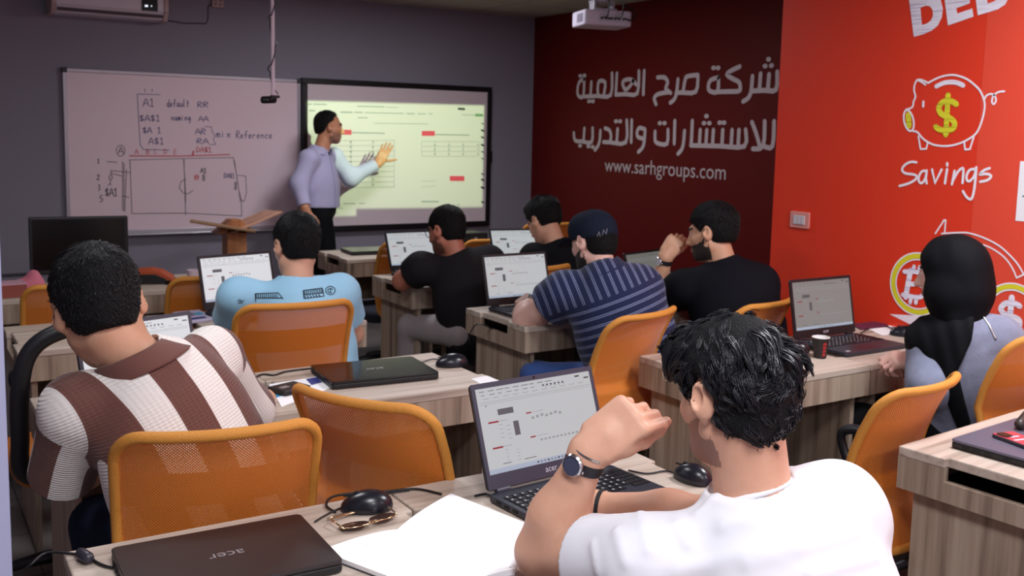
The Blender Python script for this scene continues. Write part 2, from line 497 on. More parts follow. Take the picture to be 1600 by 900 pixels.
# ------------------------------------------------------------------ wall graphics (flat vinyl lettering on the walls)
def on(plane, val, ox, oy, sc, pts):
    f = {'x': atx, 'y': at}[plane]
    return [f(ox + p[0] / sc, oy + p[1] / sc, val) for p in pts]
def filled(name, loops, n, lift, m, parent):
    """flat filled outline with holes; loops are lists of 3-D points on one plane"""
    n = np.array(n, float); o0 = np.array(loops[0][0]); e2 = np.array((0, 0, 1.)); e1 = np.cross(e2, n)
    cu = bpy.data.curves.new(name, 'CURVE'); cu.dimensions = '2D'; cu.fill_mode = 'BOTH'
    for lp in loops:
        s = cu.splines.new('POLY'); s.points.add(len(lp) - 1); s.use_cyclic_u = True
        for i, p in enumerate(lp):
            d = np.array(p) - o0; s.points[i].co = (d @ e1, d @ e2, 0, 1)
    ob = bpy.data.objects.new(name, cu); COL.objects.link(ob)
    me = bpy.data.meshes.new_from_object(ob.evaluated_get(bpy.context.evaluated_depsgraph_get()))
    bpy.data.objects.remove(ob); bpy.data.curves.remove(cu)
    mb = MB(); mb.add([o0 + e1 * v.co.x + e2 * v.co.y + n * lift for v in me.vertices], [tuple(p.vertices) for p in me.polygons])
    bpy.data.meshes.remove(me)
    return mb
def text_mb(mb, s, p0, du, dv, width=None, height=None, lift=V(0, 0, 0)):
    """flat lettering: p0 = left end of the baseline, du/dv unit vectors, width or height in metres"""
    cu = bpy.data.curves.new('t', 'FONT'); cu.body = s; cu.size = 1; cu.resolution_u = 3
    ob = bpy.data.objects.new('t', cu); COL.objects.link(ob)
    me = bpy.data.meshes.new_from_object(ob.evaluated_get(bpy.context.evaluated_depsgraph_get()))
    bpy.data.objects.remove(ob); bpy.data.curves.remove(cu)
    c = np.array([v.co for v in me.vertices]); x0, x1 = c[:, 0].min(), c[:, 0].max()
    k = width / (x1 - x0) if width else height
    kv = height if height else k
    if height and not width: k = height
    mb.add([np.array(p0) + np.array(du) * (v[0] - x0) * k + np.array(dv) * v[1] * kv + lift for v in c], [tuple(p.vertices) for p in me.polygons])
    bpy.data.meshes.remove(me); return mb

NX = (-1., 0, 0)
PXW = .0025                                          # about one pixel on the red wall, metres
LIFT = [0]
def draw(mb, ox, oy, sc, pts, wpx, plane='x', val=XR, n=NX, lift=.003, px=PXW, sm=5, closed=False):
    LIFT[0] = (LIFT[0] + 1) % 9; lift += LIFT[0] * .00012
    P = on(plane, val, ox, oy, sc, pts)
    if sm: P = smooth_path(P, sm, closed)
    ribbon(mb, P, wpx * px, n, lift, closed)

# piggy bank drawing
A = (1380, 80, 7.26)
pig = MB()
draw(pig, *A, [(515, 360), (600, 315), (680, 285), (770, 270), (850, 278), (960, 320), (1060, 400), (1110, 460), (1148, 550), (1156, 640), (1130, 770), (1085, 890), (1035, 955), (930, 1021), (820, 1061), (710, 1076), (600, 1066), (520, 1036), (450, 986), (390, 916), (345, 908)], 3.2)
draw(pig, *A, [(260, 665), (335, 635), (350, 570), (372, 515), (356, 450), (362, 380), (390, 325)], 3.2, sm=3)
draw(pig, *A, [(390, 325), (440, 326), (515, 360)], 3.2); draw(pig, *A, [(392, 328), (440, 350), (487, 382)], 3)
draw(pig, *A, [(405, 966), (430, 1111), (495, 1106), (512, 1030)], 3, sm=0); draw(pig, *A, [(925, 1030), (935, 1116), (990, 1111), (1035, 966)], 3, sm=0)
draw(pig, *A, [(1155, 545), (1180, 503), (1230, 485), (1270, 505), (1285, 560), (1262, 600), (1240, 575), (1255, 510), (1310, 465), (1380, 455)], 3)
draw(pig, *A, [(462, 570), (460, 630)], 4, sm=0)
draw(pig, *A, [(295 + 54 * math.cos(a) + 22 * math.sin(a) * .9, 787 - 118 * -math.sin(a)) for a in np.linspace(0, 2 * math.pi, 21)[:-1]], 3.4, closed=True, sm=3)
p = pig.build('piggy_bank_drawing', M_DECAL, wall_right)
mb = MB(); draw(mb, *A, [(605, 400), (690, 362), (770, 350), (850, 360), (915, 390)], 7.5)
mb.build('coin_slot_drawing', M_CHALK, wall_right)
mb = MB()
draw(mb, *A, [(838, 605), (795, 575), (730, 560), (665, 590), (636, 650), (665, 710), (740, 748), (800, 790), (816, 840), (785, 885), (710, 900), (640, 885), (598, 855)], 9.5)
draw(mb, *A, [(742, 495), (716, 950)], 9.5, lift=.0032, sm=0)
draw(mb, *A, [(288, 720), (300, 850)], 10, sm=0)
mb.build('dollar_sign_drawing', M_CHALKY, wall_right)
B_ = (1380, 200, 7.26); sv = MB()
for st in ([(385, 390), (320, 385), (250, 420), (220, 475), (260, 515), (340, 525), (385, 545), (370, 585), (290, 630), (190, 658)],
           [(500, 490), (450, 490), (415, 540), (410, 600), (440, 625), (480, 580), (500, 492)], [(500, 480), (490, 570), (500, 630)],
           [(560, 470), (595, 620), (670, 470)], [(730, 465), (705, 630)], [(730, 397), (732, 428)], [(815, 485), (785, 640)],
           [(790, 610), (850, 500), (905, 455), (915, 500), (905, 625)], [(1055, 465), (990, 475), (955, 530), (955, 590), (990, 600), (1040, 540), (1062, 445)],
           [(1062, 445), (1050, 600), (1030, 740), (1000, 808), (950, 780), (910, 715)], [(1215, 455), (1150, 480), (1105, 525), (1180, 520), (1230, 545), (1190, 590), (1105, 610)]):
    draw(sv, *B_, st, 4.2, sm=4 if len(st) > 3 else 0)
sv.build('savings_lettering', M_DECAL, wall_right)
# big block letters near the ceiling
D_ = (1380, 0, 7.27); db = []
def fill(loops, lift=.003, A=D_): return filled('f', [on('x', XR, *A, lp) for lp in loops], NX, lift, None, None)
deb = MB()
for loops in ([[(305, 45), (352, 420), (470, 385), (560, 345), (625, 290), (670, 200), (684, 100), (655, -10), (600, -75), (520, -95), (400, -50), (296, -20)],
               [(428, 88), (445, 285), (500, 268), (545, 235), (570, 180), (566, 115), (535, 72), (490, 64)]],
              [[(700, -20), (740, 290), (1030, 190), (1018, 95), (848, 155), (835, 95), (990, 38), (985, -55), (822, 5), (815, -50), (965, -110), (955, -200), (680, -110)]],
              [[(1035, -190), (1078, 175), (1200, 140), (1310, 105), (1390, 50), (1424, -10), (1410, -90), (1370, -150), (1350, -240), (1260, -265)],
               [(1180, -45), (1192, 42), (1260, 18), (1300, -10), (1290, -60)], [(1160, -160), (1170, -110), (1250, -140), (1240, -190)]]):
    f = fill(loops); deb.add(f.v, f.f)
deb.build('debt_lettering', M_CHALK, wall_right)
# coins and curved arrow behind the seated woman
C_ = (1360, 320, 5.0)
def coin(cx, cy):
    c = on('x', XR, *C_, [(cx, cy)])[0]; R = abs(on('x', XR, *C_, [(cx, cy - 245)])[0][2] - c[2])
    for nm, r, wd, m in (('coin_rim_drawing', R, .006, M_DECAL), ('coin_rim_drawing', R * .90, R * .15, M_YEL), ('coin_rim_drawing', R * .79, .006, M_DECAL)):
        mb = MB(); pts = [c + V(0, math.cos(a) * r, math.sin(a) * r) for a in np.linspace(0, 2 * math.pi, 61)[:-1]]
        ribbon(mb, pts, wd, NX, .003 if m is M_YEL else .0036, closed=True); mb.build(nm, m, wall_right)
coin(372, 620); coin(1110, 857)
mb = MB()
for st, wpx in (([(318, 512), (280, 722)], 10), ([(268, 522), (355, 522), (405, 545), (412, 580), (385, 612), (320, 620)], 8), ([(380, 618), (425, 650), (425, 690), (380, 722), (255, 702)], 8), ([(345, 480), (338, 515)], 7), ([(390, 485), (384, 518)], 7), ([(322, 722), (314, 766)], 7), ([(365, 724), (358, 768)], 7),
                ([(1172, 792), (1130, 770), (1060, 770), (1024, 810), (1050, 850), (1110, 872), (1165, 900), (1160, 950), (1090, 975), (1030, 955)], 9), ([(1110, 720), (1080, 1010)], 9.5)):
    draw(mb, *C_, st, wpx, sm=4 if len(st) > 3 else 0, lift=.003 if len(st) > 3 else .0034)
mb.build('coin_symbol_drawing', M_CHALK, wall_right)
mb = MB()
draw(mb, *C_, [(560, 225), (690, 217), (780, 222), (900, 262), (1010, 320), (1100, 400), (1160, 470), (1203, 545)], 2.6)
draw(mb, *C_, [(1203, 545), (1145, 570)], 2.6, sm=0); draw(mb, *C_, [(1145, 570), (1110, 490), (1050, 410), (960, 345), (880, 312), (795, 300), (600, 302)], 2.4)
draw(mb, *C_, [(510, 225), (580, 118), (592, 122), (583, 225)], 2.6, sm=0)
mb.build('curved_arrow_drawing', M_DECAL, wall_right)

# company name on the maroon wall
E_ = (880, 80, 4.09); ar = MB()
def arab(pts, wpx=8.0, sm=3): draw(ar, *E_, pts, wpx, val=X1, px=.0040, sm=sm if len(pts) > 2 else 0, lift=.003)
for st in ([(1370, 130), (1362, 246), (1290, 250), (1215, 254)], [(1318, 146), (1310, 246)], [(1264, 142), (1256, 250)], [(1212, 158), (1204, 250), (1186, 298), (1150, 322)],
           [(1132, 98), (1070, 128), (1050, 150), (1078, 172), (1124, 196), (1134, 225), (1126, 254), (1060, 258), (990, 260)], [(996, 168), (988, 258), (940, 254), (930, 226), (945, 185), (996, 168)],
           [(864, 152), (850, 258), (762, 264), (722, 266)], [(864, 152), (800, 160), (782, 180), (768, 258)], [(736, 178), (726, 268), (710, 310), (685, 330)],
           [(604, 168), (650, 168), (670, 200), (658, 238), (690, 268)], [(676, 262), (610, 274), (584, 300), (596, 340)],
           [(520, 124), (514, 276)], [(486, 126), (476, 268), (400, 274), (336, 278)], [(470, 215), (440, 182), (398, 184), (382, 206), (400, 246), (430, 222), (452, 185)],
           [(346, 140), (338, 278)], [(314, 140), (306, 280), (220, 286), (140, 290)], [(262, 276), (270, 200), (232, 192), (222, 240), (226, 284)], [(182, 196), (176, 288)],
           [(136, 178), (130, 288), (98, 284), (94, 240), (106, 196), (136, 178)],
           [(1350, 446), (1340, 606), (1290, 610)], [(1290, 446), (1280, 606), (1212, 624)], [(1208, 452), (1234, 520), (1258, 604)],
           [(1168, 500), (1160, 608), (1000, 606), (816, 602)], [(1126, 502), (1120, 606)], [(1082, 502), (1076, 604)], [(1022, 502), (1016, 604)], [(962, 502), (956, 604)], [(920, 502), (914, 602)], [(878, 502), (872, 602)], [(828, 444), (820, 602)],
           [(778, 508), (770, 590), (758, 630), (735, 656)], [(716, 444), (712, 592)], [(672, 500), (666, 590), (612, 590), (590, 570), (590, 512)],
           [(526, 500), (520, 580), (508, 618), (482, 644)], [(526, 500), (490, 490), (474, 515), (480, 548), (520, 560)], [(440, 440), (436, 582)], [(408, 440), (402, 582), (300, 582), (258, 580)], [(350, 496), (344, 582)],
           [(268, 492), (298, 506), (308, 545), (300, 580)], [(240, 506), (236, 566), (225, 604), (204, 632)], [(190, 490), (184, 580), (120, 576), (78, 570), (70, 520)], [(138, 492), (132, 576)]):
    arab(st)
for cx, cy in ((1315, 52), (1293, 95), (1333, 92), (963, 107), (992, 107), (168, 320), (192, 320), (112, 158), (138, 156), (1003, 457), (1030, 457), (918, 415), (902, 460), (936, 460), (620, 460), (650, 460), (340, 448), (366, 448), (164, 608), (190, 612), (110, 604)):
    draw(ar, *E_, [(cx - 6, cy), (cx + 6, cy)], 7.6, val=X1, px=.0040, sm=0, lift=.0034)
tag(ar.build('arabic_lettering', M_DECALG, wall_alcove), 'two lines of pale Arabic lettering')
a, b = atx(945, 267.5, X1), atx(1134, 281, X1)
u = b - a; wd = np.linalg.norm(u)
mb = text_mb(MB(), 'www.sarhgroups.com', a, u / wd, V(0, 0, 1), width=wd, lift=V(-.003, 0, 0))
tag(mb.build('web_address_lettering', M_DECALG, wall_alcove), 'pale web address under the Arabic lettering')

# light switch, poster on the red wall
c = (atx(1236, 342, XR) + atx(1266, 345, XR)) / 2
t = empty('light_switch', c); tag(t, 'white three rocker light switch plate on the red wall', 'switch')
MB().prism(round_poly(.116, .078, .008), 0, .009, lambda p: (-p[2], p[0], p[1])).build('plate', mat('switch_plate', lin(226, 150, 142), .25), t, bevel=.002)  # pink tint painted in for the red that the plate reflects
for k in (-1, 0, 1): MB().box((-.011, k * .0235, 0), (.006, .02, .042)).build('rocker', mat('switch_rocker', lin(205, 200, 205), .4), t, bevel=.001)
a = atx(1594, 262, XR); b = atx(1591, 335, XR)
t = empty('wall_poster', (XR - .002, a[1], (a[2] + b[2]) / 2)); tag(t, 'white printed poster on the red wall at the edge of the picture', 'poster')
MB().box((0, -.14, 0), (.003, .28, a[2] - b[2] + .05)).build('sheet', mat('paper_white', lin(238, 236, 240), .7), t)
mb = MB()
for k in range(6): mb.box((-.002, -.14 + (k % 2) * .02, .06 - k * .026), (.001, .2 - (k % 3) * .04, .006))
mb.build('print', mat('grey_print', lin(110, 130, 120), .7), t)

# ------------------------------------------------------------------ whiteboard with handwriting
NY = (0, -1., 0)
YB = YF - .022                                       # face of the whiteboard
wl, wr = at(97, 106, YB), at(476, 122.5, YB); wbz = at(200, 364.5, YB)[2]
wx0, wx1, wz0, wz1 = wl[0], at(472, 120.5, YF - .05)[0] - .004, wbz, wl[2]
cx, cz = (wx0 + wx1) / 2, (wz0 + wz1) / 2
WB = empty('whiteboard', (cx, YF, cz)); tag(WB, 'wide whiteboard with handwritten notes on the grey front wall', 'whiteboard')
MB().box((0, -.012, 0), (wx1 - wx0 - .02, .02, wz1 - wz0 - .02)).build('writing_surface', M_BOARD, WB)
f = MB(); W_, H_ = wx1 - wx0, wz1 - wz0
for c, d in (((0, -.015, H_ / 2 - .012), (W_, .03, .024)), ((0, -.015, -H_ / 2 + .012), (W_, .03, .024)), ((-W_ / 2 + .012, -.015, 0), (.024, .03, H_ - .048)), ((W_ / 2 - .012, -.015, 0), (.024, .03, H_ - .048))): f.box(c, d)
f.build('frame', mat('board_frame', lin(178, 172, 180), .35, metal=.4), WB, bevel=.003)
for sx in (-1, 1):
    for sz in (-1, 1): MB().box((sx * (W_ / 2 - .012), -.017, sz * (H_ / 2 - .012)), (.034, .04, .034)).build('corner_cap', mat('dark_cap', lin(48, 44, 52), .5), WB, bevel=.004)
MB().box((.1, -.05, -H_ / 2 - .006), (W_ * .72, .07, .012)).build('marker_tray', M_ALU, WB, bevel=.003)

STROKES = {'A': [[(0, 0), (.35, 1), (.7, 0)], [(.13, .38), (.57, .38)]], '1': [[(.1, .8), (.3, 1), (.3, 0)], [(.1, 0), (.5, 0)]],
    '$': [[(.6, .8), (.35, .92), (.1, .75), (.3, .5), (.6, .3), (.4, .08), (.1, .2)], [(.35, 1.05), (.35, -.05)]],
    'd': [[(.5, .35), (.25, .5), (.05, .25), (.25, 0), (.5, .2)], [(.55, 1), (.5, 0), (.6, 0)]], 'e': [[(.05, .28), (.45, .3), (.35, .5), (.1, .4), (.1, .1), (.3, 0), (.5, .1)]],
    'f': [[(.5, .9), (.35, 1), (.25, .7), (.2, 0)], [(.05, .5), (.45, .5)]], 'a': [[(.5, .45), (.2, .5), (.05, .2), (.25, 0), (.48, .25), (.5, .45), (.5, .05), (.6, 0)]],
    'u': [[(.05, .5), (.08, .1), (.3, 0), (.5, .2), (.52, .5), (.55, 0)]], 'l': [[(.15, 1), (.12, .1), (.3, 0)]], 't': [[(.25, .9), (.22, .1), (.4, 0)], [(.05, .55), (.45, .55)]],
    'R': [[(.05, 0), (.1, 1), (.5, .95), (.55, .65), (.1, .5), (.6, 0)]], 'n': [[(.05, .5), (.08, 0)], [(.08, .3), (.3, .5), (.45, .35), (.48, 0)]], 'm': [[(.03, .5), (.06, 0)], [(.06, .35), (.2, .5), (.28, 0)], [(.28, .35), (.45, .5), (.52, 0)]],
    'i': [[(.15, .5), (.15, 0)], [(.15, .7), (.17, .74)]], 'g': [[(.5, .45), (.2, .5), (.05, .2), (.25, .05), (.5, .4), (.48, -.3), (.2, -.4)]], 'x': [[(.05, .5), (.5, 0)], [(.5, .5), (.05, 0)]],
    'r': [[(.05, .5), (.08, 0)], [(.08, .3), (.3, .5), (.45, .45)]], 'c': [[(.5, .4), (.2, .5), (.05, .2), (.25, 0), (.5, .1)]], ' ': [],
    'B': [[(.05, 0), (.08, 1), (.45, .9), (.45, .6), (.1, .52), (.55, .35), (.45, .05), (.05, 0)]], 'C': [[(.55, .85), (.25, 1), (.05, .5), (.2, .05), (.55, .1)]], 'D': [[(.05, 0), (.08, 1), (.5, .8), (.52, .3), (.05, 0)]], 'E': [[(.5, 1), (.08, 1), (.05, 0), (.5, 0)], [(.08, .5), (.4, .5)]],
    '2': [[(.05, .8), (.3, 1), (.5, .75), (.1, 0), (.55, 0)]], '3': [[(.1, .95), (.45, .85), (.2, .55), (.5, .3), (.1, 0)]], '4': [[(.4, 1), (.05, .35), (.55, .35)], [(.4, .6), (.4, 0)]], '5': [[(.5, 1), (.15, 1), (.1, .6), (.45, .5), (.4, .1), (.05, 0)]], '8': [[(.3, .5), (.1, .75), (.3, 1), (.5, .75), (.1, .25), (.3, 0), (.5, .25), (.3, .5)]]}
PXB = .0047
def wdraw(mb, A, pts, wpx=1.1, sm=3):
    P = [at(A[0] + p[0] / A[2], A[1] + p[1] / A[2], YB) for p in pts]
    if sm and len(P) > 2: P = smooth_path(P, sm)
    ribbon(mb, [p - np.array(WB.location) for p in P], wpx * PXB, NY, .0012)
def word(mb, s, A, x0, x1, y0, y1, wpx=1.1):
    k = (x1 - x0) / (len(s) * .75)
    for i, chh in enumerate(s):
        for st in STROKES[chh]:
            wdraw(mb, A, [(x0 + (i * .75 + p[0]) * k, y1 - (y1 - y0) * p[1] + (p[0] - .3) * 1) for p in st], wpx)
A4 = (100, 120, 4.5)
ink = MB()
for s, x0, x1, y0, y1 in (('A1', 555, 645, 155, 208), ('default', 722, 885, 160, 210), ('RR', 938, 1020, 178, 214), ('$A$1', 528, 684, 270, 312), ('naming', 755, 895, 262, 306), ('AA', 945, 1018, 278, 312),
                      ('$A 1', 550, 690, 356, 396), ('AR', 922, 1002, 366, 404), ('A$1', 595, 710, 430, 474), ('RA', 932, 1020, 436, 470), ('mix', 1070, 1180, 370, 425), ('Reference', 1210, 1470, 382, 432)):
    word(ink, s, A4, x0, x1, y0, y1)
for st in ([(675, 126), (515, 122), (525, 300), (535, 480), (560, 512), (740, 515)], [(568, 85), (569, 105)], [(620, 85), (619, 105)], [(990, 350), (1035, 352), (1045, 395), (1062, 412), (1050, 440), (1066, 475), (1025, 476)]):
    wdraw(ink, A4, st, .9, 0)
A5 = (0, 250, 4.0)
word(ink, 'DA$1', A5, 1400, 1468, 84, 112, 1.0)
ink.build('blue_handwriting', M_INKB, WB)
ink = MB()
for st in ([(455, 585), (840, 575), (1190, 568), (1215, 700), (1240, 880)], [(840, 575), (850, 720), (856, 880)]): wdraw(ink, A4, st, .8, 0)
for st in ([(812, 0), (824, 335), (1160, 332), (1510, 350), (1508, 250), (1490, 180), (1465, 5)], [(1150, 0), (1160, 345)], [(1160, 118), (1128, 138), (1120, 175), (1145, 206), (1175, 212), (1206, 190)],
           [(1480, 95), (1535, 100), (1541, 200), (1525, 260), (1500, 245)], [(766, 10), (765, 310), (780, 322), (790, 60)], [(775, 20), (775, 310)], [(690, 66), (812, 78)], [(700, 66), (690, 90)], [(690, 82), (760, 100)], [(770, 225), (806, 234)],
           [(700, 95), (680, 100), (684, 122), (702, 118), (700, 95)], [(692, 122), (686, 150), (676, 160)], [(686, 145), (696, 156)], [(668, 10), (730, 14)]): wdraw(ink, A5, st, .9, 0)
for s, x0, x1, y0, y1 in (('1', 608, 625, -5, 20), ('2', 604, 628, 92, 122), ('3', 612, 632, 152, 192), ('5', 622, 650, 222, 262), ('$A1', 655, 740, 178, 225), ('A1', 1252, 1295, 52, 80), ('8', 1262, 1288, 90, 130), ('8', 1464, 1484, 138, 186)): word(ink, s, A5, x0, x1, y0, y1, 1.2)
word(ink, 'A', A4, 382, 420, 498, 540, 1.0)
wdraw(ink, A4, [(398 + 30 * math.cos(a), 520 + 38 * math.sin(a)) for a in np.linspace(0, 6.28, 14)], .9)
ink.build('black_handwriting', M_INKK, WB)
ink = MB()
wdraw(ink, A4, [(460, 556), (800, 558), (1165, 547)], 1.5, 0)
for s, x in (('A', 498), ('B', 578), ('C', 632), ('D', 702), ('E', 772)): word(ink, s, A4, x, x + 26, 510, 542, .9)
word(ink, 'DA$1', A4, 930, 1042, 496, 530, 1.1); wdraw(ink, A4, [(910, 522), (904, 550)], 2.4, 0)
wdraw(ink, A5, [(1228 + 12 * math.cos(a), 108 + 14 * math.sin(a)) for a in np.linspace(0, 6.28, 10)], 1.4); wdraw(ink, A5, [(1222, 108), (1234, 106)], 1.6, 0)
ink.build('red_handwriting', M_INKR, WB)

# ------------------------------------------------------------------ interactive board; the page's projected light is painted on as marks
YS = YF - .05
sl, sr, sb = at(472, 120.5, YS), at(769, 137.0, YS), at(640, 357.5, YS)
sx0, sx1, sz1, sz0 = sl[0], sr[0], (sl[2] + sr[2]) / 2, sb[2]
IB = empty('interactive_board', ((sx0 + sx1) / 2, YF, (sz0 + sz1) / 2)); tag(IB, 'black framed interactive board showing a painted-on projected spreadsheet on the front wall', 'screen')
W_, H_ = sx1 - sx0, sz1 - sz0
MB().box((0, -.025, 0), (W_ - .06, .046, H_ - .06)).build('writing_surface', mat('projection_surface', lin(226, 210, 216), .42), IB)
f = MB(); fw = .045
for c, d in (((0, -.027, H_ / 2 - fw / 2), (W_, .054, fw)), ((0, -.027, -H_ / 2 + fw / 2), (W_, .054, fw)), ((-W_ / 2 + fw / 2, -.027, 0), (fw, .054, H_ - 2 * fw)), ((W_ / 2 - fw / 2, -.027, 0), (fw, .054, H_ - 2 * fw))): f.box(c, d)
f.build('frame', mat('black_frame', lin(16, 15, 20), .4), IB, bevel=.006)
MB().box((W_ / 2 + .012, -.02, -.0), (.025, .03, .1)).build('pen_holder', M_BLACK, IB, bevel=.005)
YP = YF - .0485
A3 = (470, 120, 3.75); PXS = .0047
def sdraw(mb, pts, wpx, lift=.0015):
    ribbon(mb, [at(A3[0] + p[0] / A3[2], A3[1] + p[1] / A3[2], YP) - np.array(IB.location) for p in pts], wpx * PXS, NY, lift)
def quadgrid(mb, tl, tr, br, bl, rows, cols, w=.55):
    L_ = lambda a, b, t: (a[0] + (b[0] - a[0]) * t, a[1] + (b[1] - a[1]) * t)
    for r in rows: sdraw(mb, [L_(tl, bl, r), L_(tr, br, r)], w)
    for c in cols: sdraw(mb, [L_(tl, tr, c), L_(bl, br, c)], w)
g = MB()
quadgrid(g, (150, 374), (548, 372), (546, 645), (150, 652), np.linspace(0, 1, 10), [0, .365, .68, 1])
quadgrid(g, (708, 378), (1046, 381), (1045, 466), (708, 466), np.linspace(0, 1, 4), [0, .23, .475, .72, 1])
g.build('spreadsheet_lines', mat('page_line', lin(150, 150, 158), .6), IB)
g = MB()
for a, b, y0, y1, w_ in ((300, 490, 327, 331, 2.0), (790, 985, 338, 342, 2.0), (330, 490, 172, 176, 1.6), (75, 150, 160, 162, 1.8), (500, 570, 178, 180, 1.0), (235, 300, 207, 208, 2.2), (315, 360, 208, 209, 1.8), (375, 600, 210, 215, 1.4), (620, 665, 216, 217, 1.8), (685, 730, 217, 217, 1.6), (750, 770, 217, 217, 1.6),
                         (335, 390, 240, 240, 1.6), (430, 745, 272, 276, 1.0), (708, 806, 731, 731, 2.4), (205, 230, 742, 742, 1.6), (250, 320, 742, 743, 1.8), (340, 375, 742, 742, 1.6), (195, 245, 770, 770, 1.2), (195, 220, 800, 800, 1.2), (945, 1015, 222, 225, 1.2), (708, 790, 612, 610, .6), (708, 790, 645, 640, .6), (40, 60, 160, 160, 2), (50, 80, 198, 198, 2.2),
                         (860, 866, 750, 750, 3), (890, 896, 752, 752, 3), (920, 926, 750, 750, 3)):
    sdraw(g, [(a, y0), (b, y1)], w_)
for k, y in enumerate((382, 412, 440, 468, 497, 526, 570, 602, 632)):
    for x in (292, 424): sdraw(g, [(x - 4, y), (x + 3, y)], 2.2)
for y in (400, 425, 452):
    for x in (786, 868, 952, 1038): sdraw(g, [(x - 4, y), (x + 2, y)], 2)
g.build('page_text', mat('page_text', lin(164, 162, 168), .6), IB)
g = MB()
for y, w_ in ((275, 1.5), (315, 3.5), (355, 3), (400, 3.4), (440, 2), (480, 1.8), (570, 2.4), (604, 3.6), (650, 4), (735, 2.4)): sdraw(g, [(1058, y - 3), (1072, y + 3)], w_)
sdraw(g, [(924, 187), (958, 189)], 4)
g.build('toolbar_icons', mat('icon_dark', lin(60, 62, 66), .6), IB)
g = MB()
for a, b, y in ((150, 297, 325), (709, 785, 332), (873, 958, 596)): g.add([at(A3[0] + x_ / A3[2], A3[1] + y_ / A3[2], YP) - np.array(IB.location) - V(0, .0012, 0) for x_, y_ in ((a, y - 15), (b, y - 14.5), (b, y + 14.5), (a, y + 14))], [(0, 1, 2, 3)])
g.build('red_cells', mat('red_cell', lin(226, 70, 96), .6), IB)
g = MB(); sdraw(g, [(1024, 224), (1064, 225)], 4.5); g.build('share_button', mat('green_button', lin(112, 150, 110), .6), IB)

# ------------------------------------------------------------------ ceiling projector and its throw
pj = at(940, 31, 4.75)
PJ = empty('projector', pj, math.radians(-16)); tag(PJ, 'white projector hanging from the ceiling in front of the maroon wall', 'projector')
MB().prism(round_poly(.30, .235, .03), -.045, .045).build('housing', mat('projector_white', lin(206, 196, 214), .4), PJ, bevel=.012, seg=3)
v = MB()
for k in range(9): v.box((-.151, -.08 + k * .011, 0), (.004, .004, .05))
v.build('vent', mat('vent_grey', lin(176, 168, 184), .6), PJ)
MB().box((.02, -.1175, .002), (.17, .004, .05)).build('port_panel', mat('port_panel', lin(190, 186, 200), .4), PJ)
pt = MB()
for k, w_ in enumerate((.018, .018, .03, .012, .012, .012)): pt.box((-.045 + k * .027, -.12, -.004), (w_, .006, .014))
pt.build('port', M_BLACK, PJ)
MB().lathe([(.028, 0), (.03, .015), (.024, .02), (.02, .012)], 20, c=(-.06, .118, 0), R=rot('X', -math.pi / 2)).build('lens', M_BLACKS, PJ, smooth=True, auto=40)
m_ = MB().box((0, 0, .055), (.15, .12, .012)); 
for sx in (-1, 1): m_.box((sx * .06, 0, .08), (.012, .08, .05))
m_.box((0, 0, .105), (.14, .09, .008)); m_.build('mount_bracket', mat('bracket_grey', lin(170, 165, 176), .4, metal=.4), PJ, bevel=.002)
MB().tube([(0, 0, .10), (0, 0, CEIL - pj[2])], .02, 14).build('mount_pole', M_WHITE, PJ, smooth=True, auto=40)
cb = MB()
for pts in ([(-.03, -.125, 0), (-.03, -.17, .01), (-.02, -.16, .09), (.0, -.06, .16), (.01, -.02, .25)], [(.04, -.125, 0), (.05, -.18, .0), (.07, -.16, .08), (.05, -.05, .14), (.02, 0, .26)], [(.1, -.12, 0), (.13, -.15, -.01), (.17, -.1, .04), (.12, -.02, .1)]): cb.tube(smooth_path(pts, 6), .0045, 6)
cb.build('cable', M_BLACK, PJ, smooth=True)
lens = np.array(pj) + rot('Z', math.radians(-16)) @ V(-.06, .16, 0)
pd = bpy.data.lights.new('projector_beam', 'POINT'); pd.energy = 225; pd.shadow_soft_size = .012; pd.use_nodes = True
po = bpy.data.objects.new('projector_beam', pd); COL.objects.link(po); po.parent = PJ
po.rotation_euler = (0, 0, math.radians(16)); po.location = (-.06, .16, 0)
nt = pd.node_tree; L = nt.links; em = nt.nodes['Emission']
tc = nt.nodes.new('ShaderNodeTexCoord'); sp = nt.nodes.new('ShaderNodeSeparateXYZ'); L.new(tc.outputs['Normal'], sp.inputs[0])
def mth(op, a, b=None, c=None):
    n = nt.nodes.new('ShaderNodeMath'); n.operation = op
    for i, v_ in enumerate((a, b, c)):
        if v_ is None: continue
        if isinstance(v_, (int, float)): n.inputs[i].default_value = v_
        else: L.new(v_, n.inputs[i])
    return n.outputs[0]
D_ = YP - lens[1]
hx = mth('ADD', mth('MULTIPLY', mth('DIVIDE', sp.outputs[0], sp.outputs[1]), D_), float(lens[0]))
hz = mth('ADD', mth('MULTIPLY', mth('DIVIDE', sp.outputs[2], sp.outputs[1]), D_), float(lens[2]))
S3 = lambda x, y: at(A3[0] + x / A3[2], A3[1] + y / A3[2], YP)
def below(p, q):   # 1 where the hit point lies under the line p-q
    s = (q[2] - p[2]) / (q[0] - p[0]); return mth('LESS_THAN', hz, mth('ADD', mth('MULTIPLY', mth('SUBTRACT', hx, float(p[0])), float(s)), float(p[2])))
def above(p, q):
    s = (q[2] - p[2]) / (q[0] - p[0]); return mth('GREATER_THAN', hz, mth('ADD', mth('MULTIPLY', mth('SUBTRACT', hx, float(p[0])), float(s)), float(p[2])))
tl, tr, brr, bl = S3(33, 140), S3(1082, 168), S3(1078, 763), S3(325, 773)
m1 = mth('MULTIPLY', below(tl, tr), above(bl, brr))
m2 = mth('MULTIPLY', mth('MULTIPLY', below(bl, brr), above(S3(190, 818), S3(325, 815))), mth('LESS_THAN', hx, float(bl[0])))
mk = mth('MINIMUM', mth('ADD', m1, m2), 1.0)
